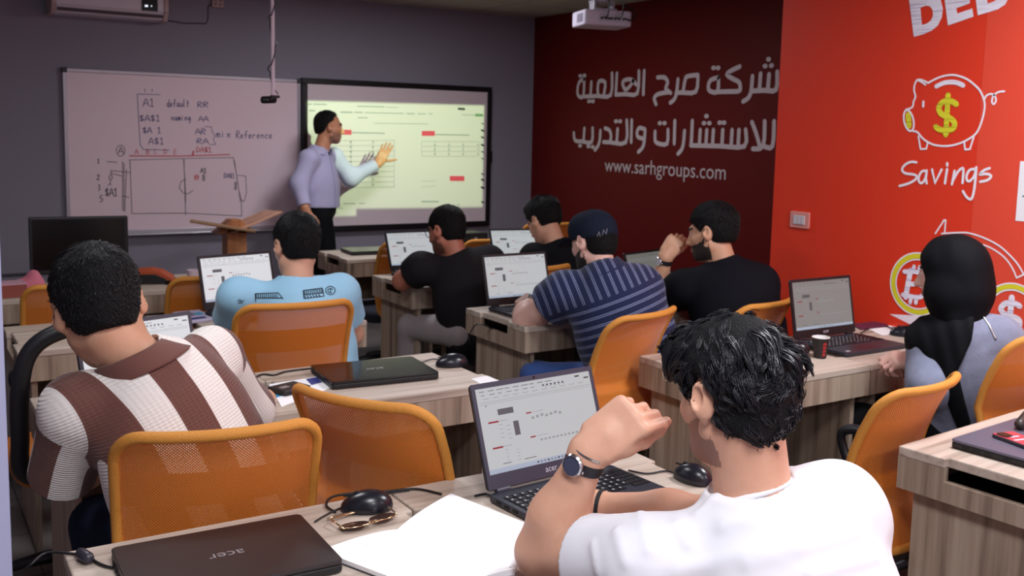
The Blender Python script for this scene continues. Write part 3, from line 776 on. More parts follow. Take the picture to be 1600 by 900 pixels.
mk = mth('MULTIPLY', mk, mth('MULTIPLY', mth('GREATER_THAN', hx, float(tl[0])), mth('LESS_THAN', hx, float(tr[0] - .012))))
mk = mth('MULTIPLY', mk, mth('GREATER_THAN', sp.outputs[1], 0.0))
L.new(mk, em.inputs['Strength']); em.inputs['Color'].default_value = (.68, 1.0, .52, 1)

# ------------------------------------------------------------------ pole camera, air conditioner, socket
pc = at(426, 60, 5.0); pb = at(426.5, 150, 5.0)
t = empty('ceiling_rod', (pb[0], pb[1], CEIL)); tag(t, 'thin white rod hanging from the ceiling before the whiteboard', 'rod')
Lr = CEIL - pb[2]
MB().tube([(0, 0, 0), (0, 0, -Lr)], .0095, 12).build('rod', mat('rod_white', lin(242, 222, 236), .4), t, smooth=True, auto=40)
MB().lathe([(.035, 0), (.035, -.012), (.012, -.02)], 18).build('ceiling_rose', M_WHITE, t, smooth=True, auto=40)
MB().tube([(.0135 * math.cos(a * 5.2) * (1 + .9 * (abs(((a * 3.1) % 2) - 1) > .8)), .0135 * math.sin(a * 5.2), -Lr + .01 + a * Lr / 4.2) for a in np.linspace(0, 4.15, 90)], .0032, 5).build('wrapped_cable', M_BLACK, t, smooth=True)
t = empty('webcam', (pb[0] - .02, pb[1], pb[2])); tag(t, 'small black webcam at the foot of the hanging rod', 'webcam')
MB().tube([(-.042, 0, -.022), (-.036, 0, -.022), (.03, 0, -.018), (.036, 0, -.018)], [.014, .019, .019, .014], 12).build('body', M_BLACK, t, smooth=True)
MB().box((.03, .0, -.003), (.045, .03, .014)).build('clip', M_BLACK, t, bevel=.003)
MB().lathe([(.011, 0), (.011, .008), (.008, .01)], 14, c=(-.012, -.016, -.022), R=rot('X', math.pi / 2)).build('lens', M_BLACKS, t, smooth=True, auto=40)

a, b = at(80, 18, 7.1), at(263, 31, 7.1)
ac = empty('air_conditioner', ((a[0] + b[0]) / 2, YF, (a[2] + b[2]) / 2)); tag(ac, 'white wall mounted air conditioner high on the grey wall', 'air conditioner')
Wc = b[0] - a[0]
prof = [(0, .285), (-.19, .285), (-.215, .25), (-.215, .055), (-.17, .0), (0, -.005)]
body = MB(); body.prism(prof, -Wc / 2 + .03, Wc / 2 - .03, lambda p: (p[2], p[0], p[1])); body.build('body', mat('ac_white', lin(238, 230, 242), .4), ac, bevel=.006)
for s in (-1, 1):
    MB().prism([(0, .29), (-.19, .29), (-.222, .25), (-.222, .055), (-.175, -.008), (0, -.01)], s * (Wc / 2 - .015) - .015, s * (Wc / 2 - .015) + .015, lambda p: (p[2], p[0], p[1])).build('end_cap', mat('ac_cap', lin(205, 176, 176), .4), ac, bevel=.006)
MB().box((0, -.195, .03), (Wc - .07, .006, .05), rot('X', math.radians(-38))).build('louvre_flap', mat('ac_flap', lin(92, 80, 86), .5), ac, bevel=.002)
MB().box((Wc * .33, -.216, .12), (.105, .006, .14)).build('display_panel', M_BLACKS, ac, bevel=.001)
mb = MB(); mb.box((Wc * .30, -.2195, .082), (.02, .002, .012)); mb.box((Wc * .345, -.2195, .084), (.006, .002, .008)); mb.build('display_digits', mat('led', lin(220, 230, 240), .4, emit=(.8, .9, 1, 1), estr=1.2), ac)
c = at(339, 4, YF)
t = empty('wall_outlet', (c[0], YF, c[2])); tag(t, 'small white outlet box high on the grey wall beside the air conditioner', 'outlet')
MB().box((0, -.014, 0), (.085, .028, .075)).build('box', mat('outlet_box', lin(190, 160, 160), .5), t, bevel=.004)
mb = MB()
for k in (-1, 1):
    for j in (-1, 1): mb.box((k * .018, -.029, j * .014), (.014, .003, .014))
mb.build('slot', mat('outlet_slot', lin(120, 95, 98), .5), t)
P = [at(x, y, YF - .004) - V(c[0], YF, c[2]) for x, y in ((262, 32), (285, 36), (322, 37), (325, 30), (325, 10), (330, 6))]
MB().tube(P, .004, 6).build('cable', mat('grey_cable', lin(62, 56, 64), .6), t, smooth=True)
c = at(300, 426, YF - .02)

# ------------------------------------------------------------------ wooden lectern
c = at(366, 372, 6.1)
LT = empty('lectern', (c[0], c[1], 0)); tag(LT, 'wooden lectern with two splayed boards before the whiteboard', 'lectern')
M_LECT = wood('lectern_wood', 2, lin(176, 112, 66), lin(128, 74, 40), lin(196, 134, 84))
M_LECD = wood('lectern_top_wood', 0, lin(150, 112, 74), lin(104, 70, 42), lin(176, 134, 92))
zt = at(366, 362, 6.1)[2]
MB().box((0, 0, zt / 2 + .02), (.12, .12, zt)).build('post', M_LECT, LT, bevel=.003)
MB().box((0, 0, .02), (.42, .36, .04)).build('base', M_LECT, LT, bevel=.004)
b0, b1 = at(297, 345, 6.05) - np.array(LT.location), at(398, 361, 5.95) - np.array(LT.location)
def plank(p, q, wdir, w_, th):
    p, q = np.array(p), np.array(q); x = unit(q - p); y = unit(np.array(wdir) - x * np.dot(wdir, x)); z = np.cross(x, y)
    return MB().box((p + q) / 2, (np.linalg.norm(q - p), w_, th), np.stack([x, y, z], 1))
plank(b0, b1, (.25, .96, -.05), .24, .013).build('left_leaf', M_LECD, LT, bevel=.003)
c0, c1 = at(352, 362, 6.1) - np.array(LT.location), at(428, 330, 6.15) - np.array(LT.location)
plank(c0, c1, (.25, .96, .10), .24, .012).build('right_leaf', wood('lectern_leaf_wood', 0, lin(192, 138, 112), lin(158, 104, 82), lin(206, 158, 132)), LT, bevel=.003)
pc_ = (at(338, 362, 6.0) - np.array(LT.location)); 
MB().prism([(-.13, 0), (.11, 0), (.03, .085), (-.03, .085)], -.06, .06, lambda p: (p[0], p[2], p[1] + zt - .005)).build('bracket', M_LECT, LT, bevel=.003)

# ------------------------------------------------------------------ desks
M_TOP = wood('desk_top_laminate', 0, lin(188, 172, 158), lin(148, 130, 116), lin(206, 192, 178))
M_SIDE = wood('desk_panel_laminate', 2, lin(158, 138, 120), lin(104, 88, 76), lin(184, 166, 148), 1.0)
M_GAP = mat('dark_inside', lin(22, 20, 20), .8)
DW, DD, DH = .665, .50, .75
def make_desk():
    t = empty('student_desk')
    hw, hd = DW / 2, DD / 2
    s0, s1, ins = hd - .13, hd - .36, .018
    poly = [(-hw, -hd), (hw, -hd), (hw, s1), (hw - ins, s1), (hw - ins, s0), (hw, s0), (hw, hd), (-hw, hd), (-hw, s0), (-hw + ins, s0), (-hw + ins, s1), (-hw, s1)]
    MB().prism(poly, DH - .026, DH).build('desktop', M_TOP, t, bevel=.004)
    for s in (-1, 1):
        x = s * (hw - .012); f = MB()
        f.box((x, (s0 + hd) / 2, .68), (.02, hd - s0, .088)); f.box((x, (s1 - hd) / 2, .68), (.02, s1 + hd, .088)); f.box((x, (s0 + s1) / 2, .6625), (.02, s0 - s1, .053))
        f.build('side_apron', M_SIDE, t)
        MB().box((s * (hw - .055), 0, .3185), (.02, DD - .05, .635)).build('side_panel', M_SIDE, t, bevel=.001)
    MB().box((0, -hd + .012, .68), (DW - .044, .02, .088)).build('front_apron', M_SIDE, t)
    MB().box((0, hd - .035, .56), (DW - .135, .018, .3)).build('modesty_panel', M_SIDE, t)
    MB().box((0, 0, .645), (DW - .06, DD - .1, .012)).build('tray_bottom', M_GAP, t)
    return t
DESKS = [  # left end, far edge, turn, label
    (.25, 1.94, -.6, 'nearest wooden desk, carrying the closed black laptop and open notebook'), (.92, 1.935, -.6, 'wooden desk under the open laptop of the man in the white shirt'),
    (.325, 3.125, 0, 'wooden desk before the man in the brown and white striped shirt'), (.992, 3.125, 0, 'wooden desk under the closed laptop with a white sticker on its corner'),
    (.36, 4.29, 0, 'wooden desk behind the black loop backed chair'), (1.03, 4.29, 0, 'wooden desk before the man in the light blue shirt'),
    (.30, 5.45, 0, 'wooden desk carrying the black monitor and pink cloth'), (.97, 5.45, 0, 'wooden desk with an orange bag, in front of the lectern'),
    (2.238, 1.58, 4, 'nearest wooden desk on the right, carrying a closed grey laptop and a phone'), (2.908, 1.627, 4, 'wooden desk by the red wall beside the closed grey laptop'),
    (2.308, 2.735, 0, 'wooden desk holding the black paper cup'), (2.978, 2.735, 0, 'wooden desk before the woman in the black headscarf'),
    (2.222, 3.87, 0, 'wooden desk before the man in the navy cap'), (2.892, 3.87, 0, 'wooden desk before the man with his hand on his forehead'),
    (2.262, 4.995, 0, 'wooden desk before the man in the charcoal shirt and glasses'), (2.932, 4.995, 0, 'wooden desk before the seated man behind the capped man'),
    (2.392, 6.155, 0, 'empty front wooden desk with a closed laptop below the interactive board'), (3.062, 6.155, 0, 'front wooden desk carrying a black case near the maroon wall')]
proto = make_desk()
for i, (x, y, a, lab) in enumerate(DESKS):
    d = proto if i == 0 else copy_tree(proto)
    a = math.radians(a); c = V(x, y) + rot('Z', a)[:2, :2] @ V(DW / 2, -DD / 2)
    d.location = (c[0], c[1], 0); d.rotation_euler = (0, 0, a); tag(d, lab, 'desk', 'classroom desks')

# ------------------------------------------------------------------ mesh-backed office chairs
def mesh_fabric(name, col, pitch, open_):
    m = mat(name, col, .7, sheen=.2)
    N, L, B = nodes_of(m)
    tc = N.new('ShaderNodeTexCoord'); sp = N.new('ShaderNodeSeparateXYZ'); L.new(tc.outputs['Object'], sp.inputs[0])
    def mm(op, a, b=None):
        n = N.new('ShaderNodeMath'); n.operation = op
        for i, v in enumerate((a, b)):
            if v is None: continue
            if isinstance(v, (int, float)): n.inputs[i].default_value = v
            else: L.new(v, n.inputs[i])
        return n.outputs[0]
    k = 2 * math.pi / pitch
    c = mm('ADD', mm('COSINE', mm('MULTIPLY', sp.outputs[0], k)), mm('COSINE', mm('MULTIPLY', sp.outputs[2], k)))
    h = mm('GREATER_THAN', mm('ABSOLUTE', c), open_)
    L.new(mm('SUBTRACT', 1.0, mm('MULTIPLY', h, .7)), B.inputs['Alpha'])
    B.inputs['Transmission Weight'].default_value = 0
    return m
M_MESH = mesh_fabric('orange_mesh', lin(220, 124, 30), .0068, 1.5)
M_OFR = mat('orange_edging', lin(212, 142, 56), .65, bump=.5, bscale=420, var=.08, vscale=200)
M_BAND = mat('orange_band', lin(176, 100, 30), .8)
M_SEAT = mat('navy_seat_fabric', lin(30, 33, 46), .9, bump=.3, bscale=300)
M_ARM = mat('chair_black_plastic', lin(26, 27, 32), .42)
M_CHROME = mat('chrome', lin(200, 200, 205), .18, metal=1)
CH0, CHH = .47, .465
def back_pt(u, t, off=0.0):
    w_ = .39 + .04 * t - .02 * t * t
    y = -.235 + .055 * u * u - .20 * (t - .42) ** 2 + (-.02 if t < .42 else -.06 * (t - .42))
    return V(u * w_ / 2 , y + off, CH0 + CHH * t)
def make_chair():
    r = empty('office_chair')
    loop = []
    for (u0, t0, a0) in ((.74, .87, 0), (-.74, .87, 90), (-.8, .1, 180), (.8, .1, 270)):
        ru, rt = (.26, .13) if t0 > .5 else (.2, .10)
        for k in range(7):
            a = math.radians(a0 + 90 * k / 6); loop.append((u0 + ru * math.cos(a), t0 + rt * math.sin(a)))
    dense = []
    for i in range(len(loop)):
        a, b = np.array(loop[i]), np.array(loop[(i + 1) % len(loop)])
        n = max(1, int(np.linalg.norm(b - a) / .12))
        dense += [a + (b - a) * k / n for k in range(n)]
    MB().tube([back_pt(*p) for p in dense], .0125, 10, closed=True).build('back_frame', M_OFR, r, smooth=True)
    lp = np.array(loop)
    def lim(t):                                          # half width of the outline at height t
        us = []
        for i in range(len(lp)):
            a, b = lp[i], lp[(i + 1) % len(lp)]
            if (a[1] - t) * (b[1] - t) <= 0 and a[1] != b[1]: us.append(a[0] + (b[0] - a[0]) * (t - a[1]) / (b[1] - a[1]))
        return max(us) if us else .7
    def sheet(off, ta, tb, nu=22, nv=28, k=1.0):
        return MB().grid(lambda i, j: back_pt((2 * i - 1) * k * lim(min(max(ta + (tb - ta) * j, .001), .999)), ta + (tb - ta) * j, off), nu, nv)
    sheet(-.004, .004, .996).build('back_mesh', M_MESH, r, smooth=True)
    sheet(.006, .62, .80, 16, 6, .97).build('lumbar_band', M_BAND, r, smooth=True)
    sheet(.012, .01, .22, 16, 6, .93).build('lower_band', M_BAND, r, smooth=True)
    MB().prism(round_poly(.47, .45, .09), 0, .075).build('seat', M_SEAT, r, smooth=True, bevel=.025, seg=3, loc=(0, .02, .42), auto=50)
    for s in (-1, 1):
        P = smooth_path([(s * .205, -.235, .54), (s * .25, -.20, .60), (s * .262, -.08, .622), (s * .262, .06, .618), (s * .262, .10, .59), (s * .258, .08, .53), (s * .235, .02, .455), (s * .19, .0, .415)], 7)
        MB().tube(P, .017, 10, flat=.75, up=(1, 0, 0)).build('armrest', M_ARM, r, smooth=True)
    b = MB()
    b.box((0, -.235, .455), (.3, .03, .05)); b.box((0, -.14, .412), (.1, .22, .016)); b.box((0, -.24, .43), (.1, .025, .05)); b.build('back_bracket', M_ARM, r, bevel=.005)
    MB().lathe([(.028, .1), (.028, .28), (.02, .28), (.02, .405)], 16).build('gas_column', M_ARM, r, smooth=True, auto=40)
    bs = MB()
    for k in range(5):
        a = 2 * math.pi * k / 5 + .3; d = V(math.cos(a), math.sin(a), 0)
        bs.tube([d * .02 + V(0, 0, .115), d * .15 + V(0, 0, .1), d * .275 + V(0, 0, .072)], [.026, .022, .015], 10)
    bo = bs.build('star_base', M_ARM, r, smooth=True)
    for k in range(5):
        a = 2 * math.pi * k / 5 + .3; d = V(math.cos(a), math.sin(a), 0); q = np.array((-d[1], d[0], 0))
        c = MB(); c.tube([d * .275 + q * .024 + V(0, 0, .028), d * .275 - q * .024 + V(0, 0, .028)], .028, 14); c.box(d * .272 + V(0, 0, .055), (.03, .03, .03)); c.build('caster', M_BLACK, bo, smooth=True, auto=40)
    return r
CHAIRS = [  # back centre x, y, turn, drop, arms, label
    (.563, 2.005, -10.8, 0, 0, 'orange mesh office chair right behind the man in the brown and white striped shirt'),
    (.925, 2.085, -62, 0, 0, 'empty orange mesh chair turned sideways beside the closed laptops'),
    (1.19, 3.27, -4, -.012, 0, 'orange mesh office chair of the man in the light blue shirt'),
    (2.335, 2.77, 16, .03, 1, 'orange mesh office chair behind the man in the navy cap'),
    (3.05, 2.84, 12, .055, 0, 'orange mesh chair of the man with his hand on his forehead'),
    (2.40, 1.655, 9, .045, 1, 'empty orange mesh chair between the white shirted man and the right desk'),
    (3.115, 1.715, 4, -.02, 0, 'orange mesh office chair of the woman in the black headscarf'),
    (.655, 4.42, 0, .05, 0, 'orange mesh chair on the left in front of the black monitor'),
    (1.235, 4.42, 0, .05, 0, 'orange mesh chair behind the left edge of the light blue man\'s laptop'),
    (2.70, 5.40, 4, .05, 0, 'orange mesh chair at the empty front desk beside the charcoal shirted man\'s laptop'),
    (3.30, 5.43, 0, .07, 0, 'orange mesh chair behind the charcoal shirted man, near the black case'),
    (3.90, 5.62, -12, .0, 0, 'orange mesh chair farthest right before the maroon wall'),
    (2.72, 4.02, 8, .04, 1, 'orange mesh chair peeking out right of the capped man\'s laptop'),
]
proto = make_chair()
BY = -.26
def fac(a): return rot('Z', math.radians(a))
CH = []
for i, (x, y, a, drop, arms, lab) in enumerate(CHAIRS):
    c = copy_tree(proto)
    p = V(x, y, 0) - fac(a) @ V(0, BY, 0)
    c.location = (p[0], p[1], 0); c.rotation_euler = (0, 0, math.radians(a)); tag(c, lab, 'chair', 'orange mesh office chairs')
    if drop:
        for ch in c.children:
            if not ch.name.startswith('star_base') and not ch.name.startswith('gas'): ch.location.z -= drop
    if not arms:
        for ch in list(c.children):
            if ch.name.startswith('armrest'): bpy.data.objects.remove(ch)
    if i == 5:
        for ch in c.children:
            if ch.name.startswith('armrest'): ch.location.z += .05
    CH.append(c)
# the odd black chair on the left: a bare black loop for a back
r = empty('loop_back_chair', (.52, 3.46, 0), math.radians(4)); tag(r, 'black chair with an open loop backrest left of the striped shirted man', 'chair')
lp = [(-.225, 0, .50), (-.235, -.015, .62), (-.232, -.02, .76), (-.205, -.025, .87), (-.13, -.03, .925), (0, -.032, .938), (.13, -.03, .925), (.205, -.025, .87), (.232, -.02, .76), (.235, -.015, .62), (.225, 0, .50), (.12, .01, .47), (-.12, .01, .47)]
MB().tube([p + V(0, -.24, 0) for p in smooth_path(lp, 6, True)], .027, 12, closed=True, flat=.8, up=(0, 1, 0)).build('back_loop', M_ARM, r, smooth=True)
MB().prism(round_poly(.46, .44, .09), 0, .07).build('seat', M_BAND, r, smooth=True, bevel=.025, seg=3, loc=(0, .02, .42), auto=50)
MB().box((0, -.2, .43), (.12, .12, .03)).build('back_bracket', M_ARM, r, bevel=.005)
for ch in proto.children:
    if ch.name.split('.')[0] in ('gas_column', 'star_base'): copy_tree(ch, r)

for o_ in [proto] + [x for x in proto.children_recursive]: bpy.data.objects.remove(o_)

# ------------------------------------------------------------------ laptops
M_LID = mat('laptop_black', lin(28, 27, 32), .32, bump=.04, bscale=300)
M_LIDG = mat('laptop_black_gloss', lin(16, 16, 18), .16)
M_LIDS = mat('laptop_grey', lin(96, 92, 108), .38)
M_DECK = mat('laptop_deck', lin(44, 46, 56), .42)
M_BEZ = mat('laptop_bezel', lin(52, 54, 70), .45)
M_BEZK = mat('laptop_bezel_black', lin(22, 23, 28), .45)
M_KEY = mat('key_black', lin(24, 25, 30), .5)
M_KEYL = mat('key_legend', lin(170, 172, 182), .5)
def screen_mat(name, c, s): return mat(name, lin(20, 20, 22), .3, emit=lin(*c), estr=s)
M_SCR = screen_mat('screen_page', (226, 230, 234), .62)
M_SCRW = screen_mat('screen_page_bright', (236, 238, 244), .8)
M_SG1 = screen_mat('screen_grey', (120, 126, 134), .42); M_SG2 = screen_mat('screen_pale_grey', (190, 196, 200), .5); M_SRD = screen_mat('screen_red', (190, 30, 56), .5); M_SDK = screen_mat('screen_dark', (50, 56, 62), .35); M_SBL = screen_mat('screen_task', (200, 214, 236), .6)
LW, LD = .36, .25
def screen_marks(big):
    """spreadsheet drawn on the display; x,y in 0..1 from top left"""
    R_ = []
    add = lambda mi, x, y, w_, h_: R_.append((mi, x, y, w_, h_))
    for k in range(9): add(1, .03 + k * .07, .035, .04 + .01 * (k % 3), .008)
    for k in range(7): add(1, .04 + k * .07, .08, .03 + .012 * (k % 2), .007)
    for k in range(6): add(2, .56 + k * .035, .07, .016, .018)
    for k in range(5): add(3, .58 + k * .04, .095, .02, .008)
    for k in range(11): add(3, .05 + k * .083, .125, .05, .007)
    add(3, .02, .165, .96, .005); add(3, .02, .19, .96, .004)
    add(2, .06, .205, .01, .012); add(2, .86, .03, .04, .018); add(2, .94, .065, .045, .016)
    add(1, .15, .27, .13, .07)
    for y in (.40, .70): add(4, .06, y, .085, .020); add(3, .15, y + .005, .07, .006)
    for y in (.37, .66): add(4, .38, y, .045, .016); add(3, .44, y + .004, .09, .005)
    for k in range(7): add(3, .42 + k * .04, .43 - .008 * (k % 3), .022, .03)
    for k in range(12): add(3, .46 + k * .035, .71, .02, .022)
    add(1, .26, .44, .045, .17)
    for k in range(8): add(3, .14 + .06 * (k % 2), .45 + k * .025, .03, .006); add(3, .16 + .09 * (k % 2), .75 + k * .02, .02, .006)
    add(1, .12, .90, .07, .008); add(1, .30, .90, .1, .008)
    add(5, 0, .945, 1, .055)
    for k in range(9): add(2 if k % 3 == 0 else 1, .40 + k * .03, .962, .013, .02)
    return R_
MARKS = screen_marks(True)
def make_laptop(loc, rz, ang, label, closed=False, lid=None, bez=None, scr=None, keys=True, logo=True, group='laptops'):
    t = empty('laptop', loc, math.radians(rz)); tag(t, label, 'laptop', group)
    lid = lid or M_LID
    MB().prism(round_poly(LW, LD, .012, cy=-LD / 2), .002, .017).build('base', M_BLACK if closed else M_DECK, t, bevel=.003)
    ft = MB()
    for x in (-.15, .15):
        for y in (-.02, -.23): ft.box((x, y, .001), (.03, .012, .002))
    ft.build('rubber_foot', M_BLACK, t)
    pt = MB()
    for k, y in enumerate((-.04, -.07, -.1, -.15)): 
        pt.box((-LW / 2, y, .0095), (.003, .016, .006)); pt.box((LW / 2, y, .0095), (.003, .014, .006))
    pt.build('port', M_GAP, t)
    if closed:
        MB().prism(round_poly(LW, LD, .012, cy=-LD / 2), .0175, .025).build('lid', lid, t, bevel=.002)
        if logo:
            text_mb(MB(), 'acer', (.032, -LD / 2 + .008, .0253), (-1, 0, 0), (0, -1, 0), width=.064).build('lid_logo', mat('logo_silver', lin(170, 170, 176), .35, metal=.6), t)
        return t
    k = MB(); kl = MB()
    for r_ in range(6):
        n = 14 if r_ < 5 else 9; x = -.165
        for c in range(n):
            w_ = .0175 if not (r_ == 5 and c == 4) else .095
            if keys: k.box((x + w_ / 2, -.045 - r_ * .0185, .018), (w_, .0145, .003)); kl.box((x + .006, -.043 - r_ * .0185, .01975), (.005, .005, .0004))
            x += w_ + .0035
        for c in range(4):
            if keys and r_ < 6: k.box((.132 + c * .0118 - .002, -.045 - r_ * .0185, .018), (.0098, .0145, .003))
    k.build('keyboard', M_KEY, t); kl.build('key_legends', M_KEYL, t)
    MB().box((-.02, -.205, .0172), (.105, .065, .0008)).build('trackpad', mat('trackpad', lin(38, 40, 48), .35), t)
    MB().box((-.145, -.225, .0173), (.02, .012, .0006)).build('sticker', mat('badge', lin(190, 192, 200), .4), t)
    for s in (-1, 1): MB().tube([(s * .14 - .018, 0, .018), (s * .14 + .018, 0, .018)], .0075, 10).build('hinge', M_BEZ if bez is None else bez, t, smooth=True, auto=40)
    # lid: local frame x, v up the lid, n towards the user
    a = math.radians(ang); v = V(0, -math.cos(a), math.sin(a)) * -1 if False else V(0, -math.cos(a) * 1.0, math.sin(a)); v = V(0, -math.cos(a), math.sin(a))
    n = V(0, -math.sin(a), -math.cos(a)); o = V(0, .002, .02)
    T = lambda p: o + V(p[0], 0, 0) + v * p[1] + n * p[2]
    MB().prism(round_poly(LW, .235, .010, cy=.1175), -.004, .0035, T).build('lid', lid, t, bevel=.001)
    b = MB()
    for c, d in (((0, .229), (LW - .004, .012)), ((0, .018), (LW - .004, .032)), ((-LW / 2 + .007, .1285), (.010, .189)), ((LW / 2 - .007, .1285), (.010, .189))):
        b.prism([(c[0] - d[0] / 2, c[1] - d[1] / 2), (c[0] + d[0] / 2, c[1] - d[1] / 2), (c[0] + d[0] / 2, c[1] + d[1] / 2), (c[0] - d[0] / 2, c[1] + d[1] / 2)], .0036, .0048, T)
    bz = b.build('bezel', bez or M_BEZ, t)
    if logo: text_mb(MB(), 'acer', T((-.016, .013, .0052)), V(1, 0, 0), v, width=.034).build('bezel_logo', mat('logo_pale', lin(190, 190, 200), .4), bz)
    MB().lathe([(.003, 0), (.003, .0006)], 10, c=T((0, .2295, .0049)), R=np.stack([V(1, 0, 0), v, n], 1)).build('camera_lens', M_BLACKS, bz)
    x0, x1, y0, y1 = -LW / 2 + .012, LW / 2 - .012, .034, .223
    d = MB(); q = lambda xa, ya, xb, yb, l: d.add([T((xa, ya, l)), T((xb, ya, l)), T((xb, yb, l)), T((xa, yb, l))], [(0, 1, 2, 3)])
    q(x0, y0, x1, y1, .0038)
    for mi, mx, my, mw, mh in MARKS:
        d.mat(mi); xa = x0 + (x1 - x0) * mx; xb = x0 + (x1 - x0) * min(mx + mw, 1); yb = y1 - (y1 - y0) * my; ya = y1 - (y1 - y0) * min(my + mh, 1)
        q(xa, ya, xb, yb, .0041 + (.0001 if mi == 2 else 0))
    d.build('display', [scr or M_SCR, M_SG1, M_SDK, M_SG2, M_SRD, M_SBL], t)
    return t
TOPZ = DH + .0005
make_laptop((1.258, 1.782, TOPZ), 4.4, 110, 'open dark laptop in front of the man in the white shirt')
make_laptop((.499, 1.851, TOPZ), -1.9, 0, 'closed black laptop on the nearest desk beside the open notebook', closed=True, lid=mat('laptop_brown_black', lin(40, 32, 34), .35))
make_laptop((1.335, 3.025, TOPZ), -5.3, 0, 'closed black laptop mirroring the green board on its lid', closed=True, lid=M_LIDG)
make_laptop((.604, 2.875, TOPZ), 17.2, 106, 'open laptop half hidden by the head of the striped shirted man', scr=M_SCRW)
make_laptop((1.294, 4.229, TOPZ), 13.2, 104, 'open laptop with a bright page before the light blue shirted man', scr=M_SCRW, bez=M_BEZK)
make_laptop((2.531, 4.936, TOPZ), -1.6, 114, 'open laptop before the man in the charcoal shirt and glasses', bez=M_BEZK)
make_laptop((2.453, 3.765, TOPZ), 1.4, 105, 'open laptop before the man in the navy cap', bez=M_BEZK)
make_laptop((3.22, 4.93, TOPZ), -14, 122, 'open laptop before the man partly hidden behind the capped man', bez=M_BEZK)
make_laptop((3.157, 3.628, TOPZ), 14.8, 109, 'dim open laptop before the man with his hand on his forehead', bez=M_BEZK, scr=screen_mat('screen_page_dim', (150, 152, 146), .45))
make_laptop((3.160, 2.596, TOPZ), -.1, 101, 'open laptop beside the paper cup at the red wall', bez=M_BEZK, scr=screen_mat('screen_page_grey', (176, 174, 172), .5))
make_laptop((2.523, 1.515, TOPZ), 4.6, 0, 'closed grey laptop with a phone on it, on the nearest right desk', closed=True, lid=M_LIDS, logo=False)
make_laptop((2.70, 6.06, TOPZ), -4.6, 0, 'closed laptop on the empty front desk below the interactive board', closed=True, lid=M_LIDG)

# ------------------------------------------------------------------ things on the desks
TZ = DH
def P3(x, y, z=TZ): return atz(x, y, z)
M_MOUSE = mat('mouse_black', lin(24, 25, 34), .28)
M_PAPER = mat('paper', lin(250, 250, 252), .75)
def mouse(px, rz, label, s=1.0):
    c = P3(*px); t = empty('computer_mouse', (c[0], c[1], TZ), math.radians(rz)); tag(t, label, 'mouse', 'computer mice')
    pr = [el((0, 0, .008), (.031 * s, .056 * s, .031), None, .01), el((0, -.012, .012), (.030 * s, .040 * s, .028), None, .02)]
    v, f = mesh_sdf(pr, .003, lambda P, d: np.maximum(d, .001 - P[:, 2]), pad=.012)
    np_mesh('shell', v, f, M_MOUSE, (0, 0, 0), t)
    MB().tube([(0, .020 * s + .007 * math.cos(a), .034 + .007 * math.sin(a)) for a in np.linspace(0, 6.28, 13)[:-1]], .003, 6, closed=True).build('scroll_wheel', M_GAP, t, smooth=True)
    MB().box((0, .034 * s, .0335), (.0012, .03, .004)).build('button_split', M_GAP, t)
    return t
def cable(pts, r, label, name='cable', m=None, group=None):
    o = MB().tube(smooth_path(pts, 8), r, 6).build(name, m or M_BLACK, None, smooth=True); tag(o, label, 'cable', group); return o
mouse((572, 797), 70, 'black mouse on the nearest desk behind the sunglasses', .96)
mouse((705, 572), 78, 'black mouse right of the closed laptop with the green reflection')
mouse((1243, 549), 20, 'black mouse beside the black paper cup', .9)
mouse((1080, 752), 15, 'black mouse half hidden behind the jaw of the white shirted man', .85)
mouse((1412, 525), 40, 'black mouse right of the laptop at the red wall')
z_ = TZ + .004
Z = lambda *a: [P3(x, y, z_) for x, y in a]
cable(Z((524, 800), (510, 790), (520, 776), (560, 770), (600, 768), (650, 764), (690, 772)), .0028, 'thin black mouse cable curling behind the mouse on the nearest desk')
cable(Z((492, 815), (510, 804), (527, 796), (560, 783), (600, 772), (640, 766)), .002, 'black cable plugged into the nearest closed laptop')
cable(Z((742, 775), (760, 772), (775, 779)), .003, 'short black charger plug at the corner of the open laptop')
cable([P3(20, 905, .70), P3(45, 885, .74)] + Z((72, 864), (110, 865), (138, 870), (150, 878), (163, 884), (176, 887)), .0028, 'black charger cable running off the left end of the nearest desk')
o = MB().tube(Z((124, 868), (127, 872), (138, 879), (142, 881)), [.006, .011, .011, .007], 12).build('cable_ferrite', mat('ferrite', lin(48, 46, 56), .4), None, smooth=True); tag(o, 'small dark ferrite barrel on the charger cable at the left', 'cable')
o.location.z = .009
cable(Z((395, 592), (410, 585), (428, 586), (445, 581), (465, 578), (492, 575)), .003, 'black charger cable of the closed laptop with the green reflection')
cable(Z((660, 566), (675, 561), (690, 562)), .002, 'thin mouse cable beside the closed laptop with the green reflection')
cable(Z((982, 735), (1010, 740), (1040, 736), (1062, 742)), .0025, 'thin cable right of the open laptop of the white shirted man')
cable(Z((1345, 520), (1362, 512), (1385, 510), (1398, 516)), .0025, 'thin cable behind the laptop at the red wall')
cable([V(2.27, 3.66, .655), V(2.262, 3.66, .664), P3(758, 500, .735) * V(0, 1, 0) + V(2.212, 0, .70), at(745, 507, 3.68), at(735, 520, 3.70), at(733, 535, 3.72)], .003, 'black cable hanging from the slot of the capped man\'s desk')
o = MB().tube([at(727, 525, 3.9), at(718, 580, 3.9)], .006, 8).build('metal_rod', M_ALU, None, smooth=True)
tag(o, 'thin pale metal leg standing left of the capped man\'s desk', 'rod')
bpy.data.objects.remove(o)

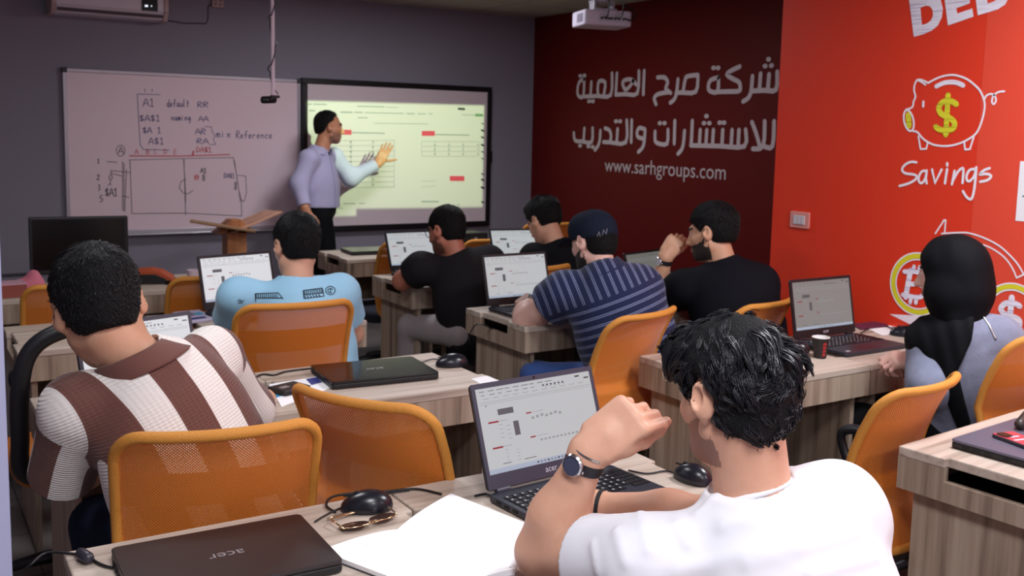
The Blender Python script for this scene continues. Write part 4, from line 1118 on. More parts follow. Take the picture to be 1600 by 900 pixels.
# open notebook
nbk = empty('notebook', P3(655, 850, TZ)); tag(nbk, 'open white notebook with faint handwriting on the nearest desk', 'notebook')
n0 = np.array(nbk.location); T0 = .014
A_, B_, S1, S2, C_n = P3(705, 771, TZ + T0), P3(820, 816, TZ + T0), P3(621, 824, TZ + T0), P3(806, 886, TZ + T0), P3(500, 860, TZ + T0 - .002)
D_n = S2 + (C_n - S1)
def page(a, b, c, d):
    return lambda u, v: (a * (1 - u) + b * u) * (1 - v) + (d * (1 - u) + c * u) * v + V(0, 0, .004 * math.sin(math.pi * min(1, v * 1.0)) ** .8 - .004 * (1 - v) ** 6) - n0
MB().grid(page(S1, S2, B_, A_), 6, 14, .011).build('page_block', M_PAPER, nbk, smooth=True, auto=40)
MB().grid(page(S2, S1, C_n, D_n), 6, 14, .011).build('page_block', M_PAPER, nbk, smooth=True, auto=40)
g = MB(); zz = -.0005
cov = [A_, B_, S2, D_n, C_n, S1]; g.prism([((p - n0)[0], (p - n0)[1]) for p in reversed(cov)], .0005, .003); g.build('cover', mat('notebook_cover', lin(60, 58, 66), .6), nbk)
ink = MB()
for i in range(9):
    for (a, b, c, d) in ((S1, S2, B_, A_), (C_n, D_n, S2, S1)):
        v_ = .12 + i * .085; u0 = .12 + .05 * ((i * 7) % 3); u1 = u0 + .25 + .13 * ((i * 5) % 4)
        fn = lambda u, v: (a * (1 - u) + b * u) * (1 - v) + (d * (1 - u) + c * u) * v + V(0, 0, .0048) - n0
        ribbon(ink, [fn(u, v_ + .008 * math.sin(u * 90 + i)) for u in np.linspace(u0, min(u1, .9), 16)], .0006, (0, 0, 1))
ink.build('handwriting', mat('pencil_grey', lin(196, 196, 204), .8), nbk)
o = MB().tube([P3(793, 893, TZ + .006), P3(806, 882, TZ + .007), P3(812, 877, TZ + .007)], [.0042, .0042, .002], 10).build('pen', M_BLACK, None, smooth=True); tag(o, 'black pen beside the open notebook by the elbow', 'pen')

# sunglasses lying on the desk
sg = empty('sunglasses', P3(566, 812, TZ + .002), math.radians(8)); tag(sg, 'gold rimmed sunglasses folded on the nearest desk', 'sunglasses')
M_GOLD = mat('gold_metal', lin(210, 184, 150), .22, metal=1); M_LENS = mat('brown_lens', lin(70, 48, 40), .1, spec=.7)
tilt = rot('X', math.radians(78))
for s in (-1, 1):
    ring = [tilt @ V(s * .034 + .029 * math.cos(a), 0, .024 + .024 * math.sin(a) - .003 * math.cos(a) * s) for a in np.linspace(0, 6.283, 25)[:-1]]
    MB().tube(ring, .0014, 6, closed=True).build('lens_rim', M_GOLD, sg, smooth=True)
    m_ = MB(); m_.add(ring + [p + tilt @ V(0, .0012, 0) for p in ring], [tuple(range(24)), tuple(range(47, 23, -1))]); m_.build('lens', M_LENS, sg)
    MB().tube([tilt @ V(s * .063, 0, .036), V(s * .066, .012, .012), V(s * .05, .030, .006), V(-s * .04, .036 + .004 * s, .005), V(-s * .06, .034 + .004 * s, .004)], .0018, 6).build('temple_arm', M_GOLD, sg, smooth=True)
    MB().tube([tilt @ V(s * .009, -.002, .028), tilt @ V(s * .010, -.008, .020)], .003, 8).build('nose_pad', mat('clear_pad', lin(220, 210, 200), .3), sg, smooth=True)
br_b = MB(); br_b.tube([tilt @ V(-.009, 0, .034), tilt @ V(0, -.002, .037), tilt @ V(.009, 0, .034)], .0014, 6); br_b.tube([tilt @ V(-.03, 0, .047), tilt @ V(0, -.001, .046), tilt @ V(.03, 0, .047)], .0012, 6); br_b.build('bridge', M_GOLD, sg, smooth=True)

# second row: sticker, leaflet and wallet
def sheet(px4, z, name, label, m, cat, th=.0012):
    pts = [P3(x, y, z) for x, y in px4]; c = np.mean(pts, 0)
    t = empty(name, (c[0], c[1], z)); tag(t, label, cat)
    MB().prism([((p - c)[0], (p - c)[1]) for p in pts], 0, th).build('sheet', m, t)
    return t, c, pts
sheet([(736, 592), (761, 587), (780, 595), (753, 601)], TZ + .0004, 'desk_sticker', 'blank white sticker on the corner of the second row desk', M_PAPER, 'sticker', .0006)
t, c, pts = sheet([(420, 601), (500, 588), (520, 605), (440, 636)], TZ + .0004, 'leaflet', 'white and blue leaflet under the black wallet', M_PAPER, 'leaflet')
M_PB = mat('print_blue', lin(70, 150, 190), .6); M_PD = mat('print_navy', lin(50, 60, 130), .6)
def patch(t, c, pts, quads, name='print'):
    a, b, cc, d = [p - c for p in pts]
    fn = lambda u, v: (a * (1 - u) + b * u) * (1 - v) + (d * (1 - u) + cc * u) * v + V(0, 0, .0016)
    for m, u0, v0, u1, v1 in quads: MB().add([fn(u0, v0), fn(u1, v0), fn(u1, v1), fn(u0, v1)], [(0, 1, 2, 3)]).build(name, m, t)
patch(t, c, pts, [(M_PB, .0, .35, .45, .62), (M_PD, .70, .05, .92, .5), (M_PD, .3, .78, .6, .9)])
w0 = P3(452, 612, TZ); t = empty('wallet', (w0[0], w0[1], TZ + .002), math.radians(20)); tag(t, 'black wallet lying on the leaflet behind the sideways chair', 'wallet')
MB().prism(round_poly(.105, .085, .008), 0, .016).build('body', M_BLACK, t, bevel=.004); MB().box((-.02, .0, .0165), (.03, .02, .001)).build('badge', M_ALU, t)
# third row: magazine
t, c, pts = sheet([(270, 489), (311, 485), (338, 500), (292, 507)], TZ + .0004, 'magazine', 'printed magazine beside the bright laptop of the light blue shirted man', mat('mag_paper', lin(206, 196, 222), .6), 'magazine', .004)
patch(t, c, pts, [(mat('print_grey', lin(110, 108, 130), .6), .15, .2, .6, .5), (M_PB, .62, .25, .9, .5), (M_PD, .2, .65, .8, .8)])
for ch in t.children:
    if ch.name.startswith('print'): ch.location.z += .003
# right side: paper cup, papers, phone
c0 = P3(1281, 559, TZ); t = empty('paper_cup', (c0[0], c0[1], TZ)); tag(t, 'small black paper cup with red lettering on the right desk', 'cup')
MB().lathe([(.0225, .002), (.0225, .0), (.031, .078)], 32, cap=False).build('wall', mat('cup_black', lin(30, 24, 24), .5), t, smooth=True, auto=60)
MB().lathe([(.0225, .001), (.0, .001)], 32, cap=False).build('bottom', mat('cup_black', lin(30, 24, 24), .5), t)
MB().lathe([(.0300, .0775), (.0225, .006), (.001, .006)], 32, cap=False).build('inside', mat('cup_white', lin(236, 234, 232), .5), t, smooth=True, auto=60)
MB().tube([(.0312 * math.cos(a), .0312 * math.sin(a), .078) for a in np.linspace(0, 6.283, 33)[:-1]], .0016, 8, closed=True).build('rim', mat('cup_white', lin(236, 234, 232), .5), t, smooth=True)
cm = MB()
def cupmark(a0, z0, pts, w_):
    P = []
    for u, v in pts:
        z = z0 + v; r = .0225 + .0085 * z / .078 + .0004; a = a0 + u / .028; P.append(V(r * math.cos(a), r * math.sin(a), z))
    ribbon(cm, P, w_, unit(V(math.cos(a0), math.sin(a0), 0)))
va = math.atan2(-c0[1], -c0[0])
for k in range(4):
    for st in ([(0, 0), (.010, .002)], [(.001, .004), (.004, .008), (.009, .004)], [(.010, 0), (.010, .008)]): cupmark(va + .35, .012 + k * .0135, st, .0026)
cm.build('red_lettering', mat('cup_red', lin(200, 36, 40), .5), t)
def leaning(pts, name, label, m):
    c = np.mean(pts, 0); t = empty(name, c); tag(t, label, 'paper')
    g = MB(); n = unit(np.cross(pts[1] - pts[0], pts[2] - pts[0])); g.add([p - c for p in pts] + [p - c + n * .001 for p in pts], [tuple(range(len(pts))), tuple(range(2 * len(pts) - 1, len(pts) - 1, -1))] + [(i, (i + 1) % len(pts), len(pts) + (i + 1) % len(pts), len(pts) + i) for i in range(len(pts))]); g.build('sheet', m, t)
leaning([atx(1390, 491, 3.60), atx(1424, 508, 3.50), atx(1445, 505, 3.57), atx(1440, 494, 3.64)], 'loose_paper', 'grey sheet of paper sticking up by the red wall beside the woman', mat('grey_paper', lin(196, 190, 200), .7))
sheet([(1352, 512), (1395, 508), (1420, 520), (1378, 524)], TZ + .0005, 'paper_sheet', 'white sheet lying behind the laptop at the red wall', M_PAPER, 'paper')
sheet([(1330, 508), (1380, 503), (1388, 511), (1345, 516)], TZ + .0005, 'purple_folder', 'purple folder lying against the red wall behind the laptop', mat('folder_purple', lin(92, 40, 66), .5), 'folder', .006)
LZ = TZ + .026
c0 = P3(1602, 694, LZ); t = empty('phone', (c0[0], c0[1], LZ), math.radians(-12)); tag(t, 'phone in a red patterned case on the closed grey laptop', 'phone')
MB().prism(round_poly(.076, .156, .012), 0, .009).build('case', mat('phone_case', lin(50, 48, 58), .4), t, bevel=.002)
MB().box((0, 0, .0094), (.070, .15, .0006)).build('back_print', mat('phone_red', lin(186, 64, 74), .5, var=.3, vscale=60), t)
for k, (y, w_) in enumerate(((-.045, .05), (-.02, .04), (.01, .055), (.035, .03))): MB().box((0, y, .0099), (w_, .008, .0004)).build('lettering', mat('phone_print', lin(214, 200, 214), .5), t)
MB().prism(round_poly(.03, .034, .008, cx=-.016, cy=.052), .0097, .012).build('camera_plate', M_BLACKS, t)
c0 = P3(1600, 664, LZ); t = empty('glasses_case', (c0[0], c0[1], LZ), math.radians(20)); tag(t, 'dark rounded glasses case on the far corner of the closed grey laptop', 'case')
MB().tube([(-.075, 0, .016), (-.066, 0, .016), (.05, 0, .016), (.066, 0, .016), (.075, 0, .016)], [.004, .014, .016, .014, .004], 14, flat=1.0).build('shell', mat('case_dark', lin(52, 44, 40), .4), t, smooth=True)

# back of the room, left: monitor, pink cloth, bag, cup, cartons
mt = empty('monitor', (.80, 5.28, TZ), math.radians(-6)); tag(mt, 'wide black monitor standing on the desk at the far left', 'monitor')
w_ = .455
MB().box((0, .01, .20), (w_, .035, .285)).build('housing', M_BLACK, mt, bevel=.006)
MB().box((0, -.0085, .205), (w_ - .03, .003, .25)).build('screen', M_BLACKS, mt)
MB().box((0, .04, .05), (.06, .02, .14)).build('stand_neck', M_BLACK, mt, bevel=.003); MB().prism(round_poly(.22, .16, .03), 0, .012).build('stand_foot', M_BLACK, mt, bevel=.003)
c0 = at(47, 440, 5.15); t = empty('pink_cloth', (c0[0], c0[1], TZ)); tag(t, 'crumpled pink cloth on the desk left of the monitor', 'cloth')
pr = [el((-.01, 0, .03), (.07, .05, .035), None, .03), el((.02, .01, .06), (.035, .035, .045), None, .03), el((-.05, -.01, .02), (.05, .04, .02), None, .03)]
v, f = mesh_sdf(pr, .006, lambda P, d: np.maximum(d + .006 * wavy(P, 70, 3, 4), .002 - P[:, 2])); np_mesh('cloth', v, f, cloth('pink_cotton', lin(214, 120, 140)), (0, 0, 0), t)
c0 = at(238, 436, 5.2); t = empty('bag', (c0[0], c0[1], TZ), math.radians(-20)); tag(t, 'orange bag with a black band lying on the far left desk', 'bag')
MB().prism([(-.11, 0), (.12, 0), (.10, .035), (.05, .066), (0, .078), (-.06, .074), (-.11, .05)], -.05, .05, lambda p: (p[0], p[2], p[1])).build('body', mat('bag_orange', lin(176, 72, 30), .6), t, bevel=.012, seg=3)
MB().prism([(-.09, .002), (.095, .002), (.07, .028), (.02, .05), (-.05, .05), (-.09, .03)], -.056, -.05, lambda p: (p[0], p[2], p[1])).build('band', M_BLACK, t, bevel=.002)
c0 = at(303, 432, 5.1); t = empty('white_cup', (c0[0], c0[1], TZ)); tag(t, 'small pinkish white cup behind the bright laptop on the left', 'cup')
MB().lathe([(.028, 0), (.036, .07), (.033, .07), (.026, .006), (.001, .006)], 24, cap=False).build('body', mat('cup_pinkish', lin(214, 196, 208), .5), t, smooth=True, auto=50)
o = MB().prism(round_poly(.2, .13, .02), 0, .018).build('black_tray', M_BLACK, None, loc=(1.28, 5.12, TZ), rz=.3); tag(o, 'flat black tray on the far left desk below the lectern', 'tray')
c0 = at(62, 466, 4.62); 
t = empty('carton', (.44, 5.05, TZ), .1); tag(t, 'low reddish carton on the far left desk beside the pink cloth', 'box')
MB().box((0, 0, .03), (.16, .12, .06)).build('carton_body', mat('carton_red', lin(150, 76, 64), .7), t, bevel=.002); MB().box((0, 0, .062), (.164, .124, .006)).build('carton_lid', mat('carton_pink', lin(208, 160, 176), .7), t, bevel=.001)
t = empty('black_case', (3.36, 6.0, TZ), 0); tag(t, 'long black case on the front desk below the interactive board', 'case')
MB().box((0, 0, .055), (.40, .2, .10)).build('body', M_BLACK, t, bevel=.008); MB().box((-.12, -.101, .06), (.02, .004, .03)).build('latch', M_ALU, t); MB().box((.1, -.101, .06), (.02, .004, .03)).build('latch', M_ALU, t); MB().tube(smooth_path([(-.06, -.1, .07), (-.05, -.118, .07), (.05, -.118, .07), (.06, -.1, .07)], 5), .006, 8).build('handle', M_BLACK, t, smooth=True)

# ------------------------------------------------------------------ people
def skin_mat(name, c, rough=.5):
    m = mat(name, c, rough, sss=.06, spec=.4)
    N, L, B = nodes_of(m)
    tc = N.new('ShaderNodeTexCoord'); n = N.new('ShaderNodeTexNoise'); n.inputs['Scale'].default_value = 28; n.inputs['Detail'].default_value = 5
    L.new(tc.outputs['Object'], n.inputs['Vector'])
    mx = N.new('ShaderNodeMix'); mx.data_type = 'RGBA'
    mx.inputs['A'].default_value = (c[0] * .90, c[1] * .82, c[2] * .78, 1); mx.inputs['B'].default_value = (min(1, c[0] * 1.06), min(1, c[1] * 1.08), min(1, c[2] * 1.1), 1)
    L.new(n.outputs['Fac'], mx.inputs['Factor']); L.new(mx.outputs['Result'], B.inputs['Base Color'])
    n2 = N.new('ShaderNodeTexNoise'); n2.inputs['Scale'].default_value = 320; L.new(tc.outputs['Object'], n2.inputs['Vector'])
    bp = N.new('ShaderNodeBump'); bp.inputs['Strength'].default_value = .12; bp.inputs['Distance'].default_value = .002
    L.new(n2.outputs['Fac'], bp.inputs['Height']); L.new(bp.outputs['Normal'], B.inputs['Normal'])
    return m
M_LIP = mat('lip', lin(178, 108, 98), .45)
M_BROW = mat('eyebrow_hair', lin(24, 20, 20), .7)
M_EYEW = mat('eye_white', lin(226, 222, 216), .25)
M_IRIS = mat('iris', lin(34, 22, 16), .2)
def hair_mat(name, c, rough=.36, spec=.6):
    m = mat(name, c, rough, spec=spec, var=.35, vscale=60); return m
M_SCALP = mat('hair_base', lin(13, 13, 15), .75, spec=.25, bump=.6, bscale=260)
M_HAIR = hair_mat('black_hair', lin(15, 15, 18), .42, .5)
M_HAIRC = hair_mat('curly_black_hair', lin(26, 26, 32), .40, .6)
M_HAIRB = hair_mat('dark_brown_hair', lin(26, 19, 17), .55, .35)

def frame_of(fwd, up):
    y = unit(fwd); x = unit(np.cross(y, np.array(up, float))); z = np.cross(x, y)
    return np.stack([x, y, z])                           # rows

def head_prims(c, B, s=1.0):
    H = lambda *p: c + s * (np.array(p, float) @ B)
    E = lambda p, r, k=.02, sub=False, BB=None: el(H(*p), np.array(r) * s, B if BB is None else BB, k * s, sub)
    P = [E((0, -.016, .034), (.074, .094, .086), .02), E((0, .032, -.034), (.061, .066, .076), .04), E((0, .058, -.092), (.026, .024, .022), .03),
         rc(H(-.052, .0, -.055), H(-.024, .058, -.094), .02 * s, .02 * s, .03 * s), rc(H(.052, .0, -.055), H(.024, .058, -.094), .02 * s, .02 * s, .03 * s),
         rc(H(-.030, .080, .022), H(.030, .080, .022), .013 * s, .013 * s, .02 * s), rc(H(-.046, .058, -.024), H(-.052, .03, -.02), .018 * s, .018 * s, .02 * s), rc(H(.046, .058, -.024), H(.052, .03, -.02), .018 * s, .018 * s, .02 * s),
         E((-.031, .098, .003), (.018, .014, .012), .012, True), E((.031, .098, .003), (.018, .014, .012), .012, True),
         E((-.031, .078, .003), (.0135,) * 3, .003), E((.031, .078, .003), (.0135,) * 3, .003),
         rc(H(0, .090, .012), H(0, .113, -.034), .008 * s, .0125 * s, .012 * s), E((-.012, .102, -.038), (.009, .010, .008), .008), E((.012, .102, -.038), (.009, .010, .008), .008),
         E((0, .090, -.064), (.024, .012, .006), .006), E((0, .090, -.073), (.021, .011, .006), .005)]
    for sx in (-1, 1):
        a = sx * math.radians(34); ex = np.stack([math.cos(a) * B[0] - math.sin(a) * B[1], math.sin(a) * B[0] + math.cos(a) * B[1], B[2]])
        P += [E((sx * .083, -.014, -.002), (.0095, .023, .034), .006, False, ex), E((sx * .074, -.004, -.030), (.009, .009, .012), .008), E((sx * .091, -.008, .004), (.006, .012, .018), .005, True, ex)]
    return P

POSES = {'relaxed': ((22, 30, 18), .16, (.62, .75, -.25), 18), 'flat': ((4, 6, 4), .13, (.85, .5, -.10), 6), 'fist': ((72, 92, 60), .05, (.35, .72, -.62), 38),
         'chin': ((62, 88, 58), .05, (.12, .82, -.56), 34), 'loose': ((48, 58, 35), .10, (.45, .75, -.48), 24), 'pen': ((46, 50, 28), .06, (.28, .80, -.52), 22), 'pinch': ((38, 34, 22), .06, (.30, .80, -.55), 16)}
def hand_prims(w, f, n, side, pose, s=1.0):
    """side -1 left hand, +1 right; f towards fingertips, n back of the hand"""
    f = unit(f); n = unit(np.array(n) - f * np.dot(n, f)); t = np.cross(f, n) * (-side)
    curl, spread, th, tb = POSES[pose]; k = .008 * s
    P = [rbx(w + f * .050 * s, (.031 * s, .036 * s, .0055 * s), .0085 * s, np.stack([t, f, n]), .015 * s),
         rc(w - f * .012 * s, w + f * .03 * s, .024 * s, .023 * s, .02 * s),
         rc(w + f * .018 * s + t * .018 * s - n * .006 * s, w + f * .048 * s + t * .034 * s - n * .010 * s, .017 * s, .0145 * s, .012 * s),
         rc(w + f * .02 * s - t * .02 * s - n * .006 * s, w + f * .07 * s - t * .028 * s - n * .004 * s, .014 * s, .012 * s, .012 * s)]
    for i, (fo, to, sg) in enumerate(((.090, .031, (.043, .026, .021)), (.094, .0105, (.047, .029, .022)), (.090, -.0105, (.043, .027, .021)), (.082, -.030, (.034, .020, .018)))):
        p = w + f * fo * s + t * to * s
        d0 = unit(f + t * spread * (1.5 - i) * .55); a = 0; r = .0094 - .0005 * i
        add_curl = (0, 3, 6, 10)[i] if pose != 'flat' else 0
        for j in range(3):
            a += math.radians(curl[j] + add_curl * (.5 if j else 1)); d = d0 * math.cos(a) - n * math.sin(a)
            q = p + d * sg[j] * s
            P.append(rc(p, q, (r - .0006 * j) * s, (r - .0006 * (j + 1)) * s, k * .8 if j else k * 1.3)); p = q
    p = w + f * .040 * s + t * .034 * s - n * .008 * s; d = unit(t * th[0] + f * th[1] + n * th[2])
    tgt = unit(f - t * .5 - n * .2)
    for j, (lg, r) in enumerate(((.040, .0115), (.031, .0105), (.024, .0095))):
        q = p + d * lg * s; P.append(rc(p, q, r * s, (r - .001) * s, k)); p = q
        ang = math.radians(tb); d = unit(d * math.cos(ang) + tgt * math.sin(ang))
    return P

def flat_end(p, n):                                      # cut a limb off square at its end
    p['cut'] = (p['b'].copy(), unit(n)); return p
_pd = pdist
def pdist(p, P):
    d = _pd(p, P)
    if 'cut' in p: d = np.maximum(d, (P - p['cut'][0]) @ p['cut'][1])
    return d

def tubes_np(paths, radii, k=3):
    """paths (S,n,3), radii (n,) or (S,n) -> verts, quads"""
    S, n, _ = paths.shape
    t = np.gradient(paths, axis=1); t /= np.linalg.norm(t, axis=2, keepdims=True) + 1e-9
    ref = np.where(np.abs(t[:, :, 2:3]) < .9, np.array((0, 0, 1.)), np.array((1., 0, 0)))
    u = np.cross(t, ref); u /= np.linalg.norm(u, axis=2, keepdims=True) + 1e-9; v = np.cross(t, u)
    r = np.broadcast_to(radii, (S, n))[..., None]
    ring = [paths + r * (math.cos(2 * math.pi * j / k) * u + math.sin(2 * math.pi * j / k) * v) for j in range(k)]
    V_ = np.stack(ring, 2).reshape(-1, 3)
    b = (np.arange(S)[:, None] * n + np.arange(n - 1)[None]).reshape(-1) * k
    q = np.concatenate([np.stack([b + j, b + (j + 1) % k, b + k + (j + 1) % k, b + k + j], 1) for j in range(k)])
    return V_, q
def join_np(parts):
    vs, fs, o = [], [], 0
    for v, f in parts: vs.append(v); fs.append(f + o); o += len(v)
    return np.concatenate(vs), np.concatenate(fs)

HL_Z = [-.12, -.085, -.068, -.045, -.02, .0, .03, .055, .078, .10, .14]
HL_Y = [-.075, -.060, -.045, -.012, .022, .026, .046, .066, .080, .10, .16]
def build_hair(root, org, c, B, s, m, style, thick=.012, nape=-.07, h=.004, seed=1, recede=0.0, ears=True):
    rng = np.random.default_rng(seed)
    H = lambda *p: c + s * (np.array(p, float) @ B)
    t = thick
    pr = [el(H(0, -.018, .036), np.array((.075 + t, .095 + t, .087 + t * 1.15)) * s, B, .02), el(H(0, -.045, -.02), np.array((.064 + t * .8, .062 + t * .8, .07)) * s, B, .03)]
    if style == 'curly': pr.append(el(H(-.01, .052, .078), np.array((.062, .052, .040)) * s, B, .03))
    if style == 'quiff': pr.append(el(H(0, .05, .095), np.array((.055, .05, .032)) * s, B, .03))
    def post(P, d):
        q = (P - c) @ B.T / s
        c1 = q[:, 1] + recede - np.interp(q[:, 2], HL_Z, HL_Y)
        if style == 'curly': c1 = np.where(q[:, 2] > .03, c1 - .03, c1 - .002)
        c2 = nape - q[:, 2]
        e = np.maximum(c1 * .75, c2) * s
        hh = np.clip(.5 - .5 * (d - e) / .008, 0, 1); d = d * (1 - hh) + e * hh + .008 * hh * (1 - hh)
        if style != 'curly':
            d = d + s * t * .72 * np.clip((.055 - q[:, 2]) / .09, 0, 1)
        qe = (np.abs(q) * V(1, 0, 0) + q * V(0, 1, 1) - V(.088, -.006, -.008)) / V(.040, .028, .040)
        if ears: d = np.maximum(d, (1 - np.linalg.norm(qe, axis=1)) * .02 * s)
        amp = {'short': .0014, 'curly': .005, 'quiff': .002}[style]
        return d + amp * wavy(P, 130 if style != 'curly' else 85, seed, 4)
    v, f = mesh_sdf(pr, h, post, relax=1)
    parts = [(v, f)]
    fc = v[f].mean(1); nn = np.cross(v[f[:, 2]] - v[f[:, 0]], v[f[:, 3]] - v[f[:, 1]]); nn /= np.linalg.norm(nn, axis=1, keepdims=True) + 1e-12
    q = (fc - c) @ B.T / s
    out = (((q - np.array((0, -.02, .02))) @ B) * nn).sum(1) > 0.02
    idx = np.flatnonzero(out)
    crown = np.array((.012, -.055, .115))
    def flow(q_, n_):
        d = (q_ - crown) @ B; d -= n_ * (d * n_).sum(1, keepdims=True); return d / (np.linalg.norm(d, axis=1, keepdims=True) + 1e-9)
    if style in ('short', 'quiff'):
        S = 5200; n = 5
        pick = rng.choice(idx, S); p = fc[pick]; nr = nn[pick]; d = flow(q[pick], nr) + rng.normal(0, .15, (S, 3))
        if style == 'quiff': d += (q[pick][:, 2:3] > .06) * (B[2] * .5 - B[1] * .2)
        ln = rng.uniform(.009, .022, S) * np.clip((q[pick][:, 2] + .10) / .16, .35, 1.1)
        tt = np.linspace(0, 1, n)
        path = p[:, None] - nr[:, None] * .002 + d[:, None] * (ln[:, None] * tt)[:, :, None] + nr[:, None] * ((.0035 * np.sin(tt * 2.2)) - (ln[:, None] * tt) ** 2 / .17)[:, :, None]
        parts.append(tubes_np(path, np.array((.0008, .0009, .0008, .0006, .0002))))
    else:
        C = 560; n = 14; per = 20
        cp = rng.choice(idx, C); cpos = fc[cp]; cn = nn[cp]; cd = flow(q[cp], cn)
        cd = cd + .55 * np.stack([wavy(cpos, 26, seed + 5 + k, 3) for k in range(3)], 1) * 1.6; cd -= cn * (cd * cn).sum(1, keepdims=True) * .6; cd /= np.linalg.norm(cd, axis=1, keepdims=True)
        top = np.clip((q[cp][:, 2] + .03) / .10, .3, 1); ln = rng.uniform(.034, .056, C) * top + .012
        ph = rng.uniform(0, 6.28, C); fr = rng.uniform(.9, 1.6, C) * 3.6; amp = rng.uniform(.005, .0105, C) * (.5 + .5 * top)
        side = np.cross(cn, cd)
        tt = np.linspace(0, 1, n)[None]
        lift = .006 * np.sin(np.clip(tt * 2.4, 0, 3)) * top[:, None] - (ln[:, None] * tt) ** 2 / .15
        base = cpos[:, None] - cn[:, None] * .004 + cd[:, None] * (ln[:, None] * tt)[..., None] + cn[:, None] * lift[..., None] \
            + side[:, None] * (amp[:, None] * np.sin(ph[:, None] + fr[:, None] * tt))[..., None] + cn[:, None] * (amp[:, None] * .6 * np.cos(ph[:, None] + fr[:, None] * tt))[..., None]
        off = rng.normal(0, 1, (C, per, 3)); spread = (.0032 * (1 - .62 * np.linspace(0, 1, n)))[None, None, :, None]
        paths = (base[:, None] + off[:, :, None] * spread + .0012 * np.sin(off[:, :, None, 0:1] * 5 + np.linspace(0, 9, n)[None, None, :, None]) * side[:, None, None]).reshape(-1, n, 3)
        rad = np.array([.0008] * (n - 3) + [.0006, .0004, .0002])
        parts.append(tubes_np(paths, rad))
        fl = 12                                          # stray curls over the forehead
        for i in range(fl):
            a0 = H(rng.uniform(-.06, .02), .085 + rng.uniform(0, .012), .075 + rng.uniform(-.01, .02)); R_ = rng.uniform(.010, .017); off0 = rng.normal(0, .0016, (9, 3))
            pp = []
            for x in np.linspace(0, 1, 14):
                a = x * 4.2; pp.append(a0 + B[1] * (R_ * math.sin(a) + .012 * x) * s - B[2] * (R_ * (1 - math.cos(a)) + .016 * x) * s - B[0] * .012 * x)
            pp = np.array(pp); parts.append(tubes_np(pp[None] + off0[:, None], .0009))
    nb_ = len(parts[0][1]); v, f = join_np(parts); mi = np.ones(len(f), int); mi[:nb_] = 0
    return np_mesh('hair', v, f, [M_SCALP, m], org, root, mi)

def limb_shirt(a, b, ra, rb, cuff=True, k=.04, wall=.0105):
    """sleeve from a to b, open at b"""
    a, b = np.array(a), np.array(b); n = unit(b - a)
    P = [flat_end(rc(a, b, ra, rb, max(k, .055)), n)]
    return P, [rc(b - n * .03, b + n * .05, rb - wall, rb - wall + .001, .003, True)]

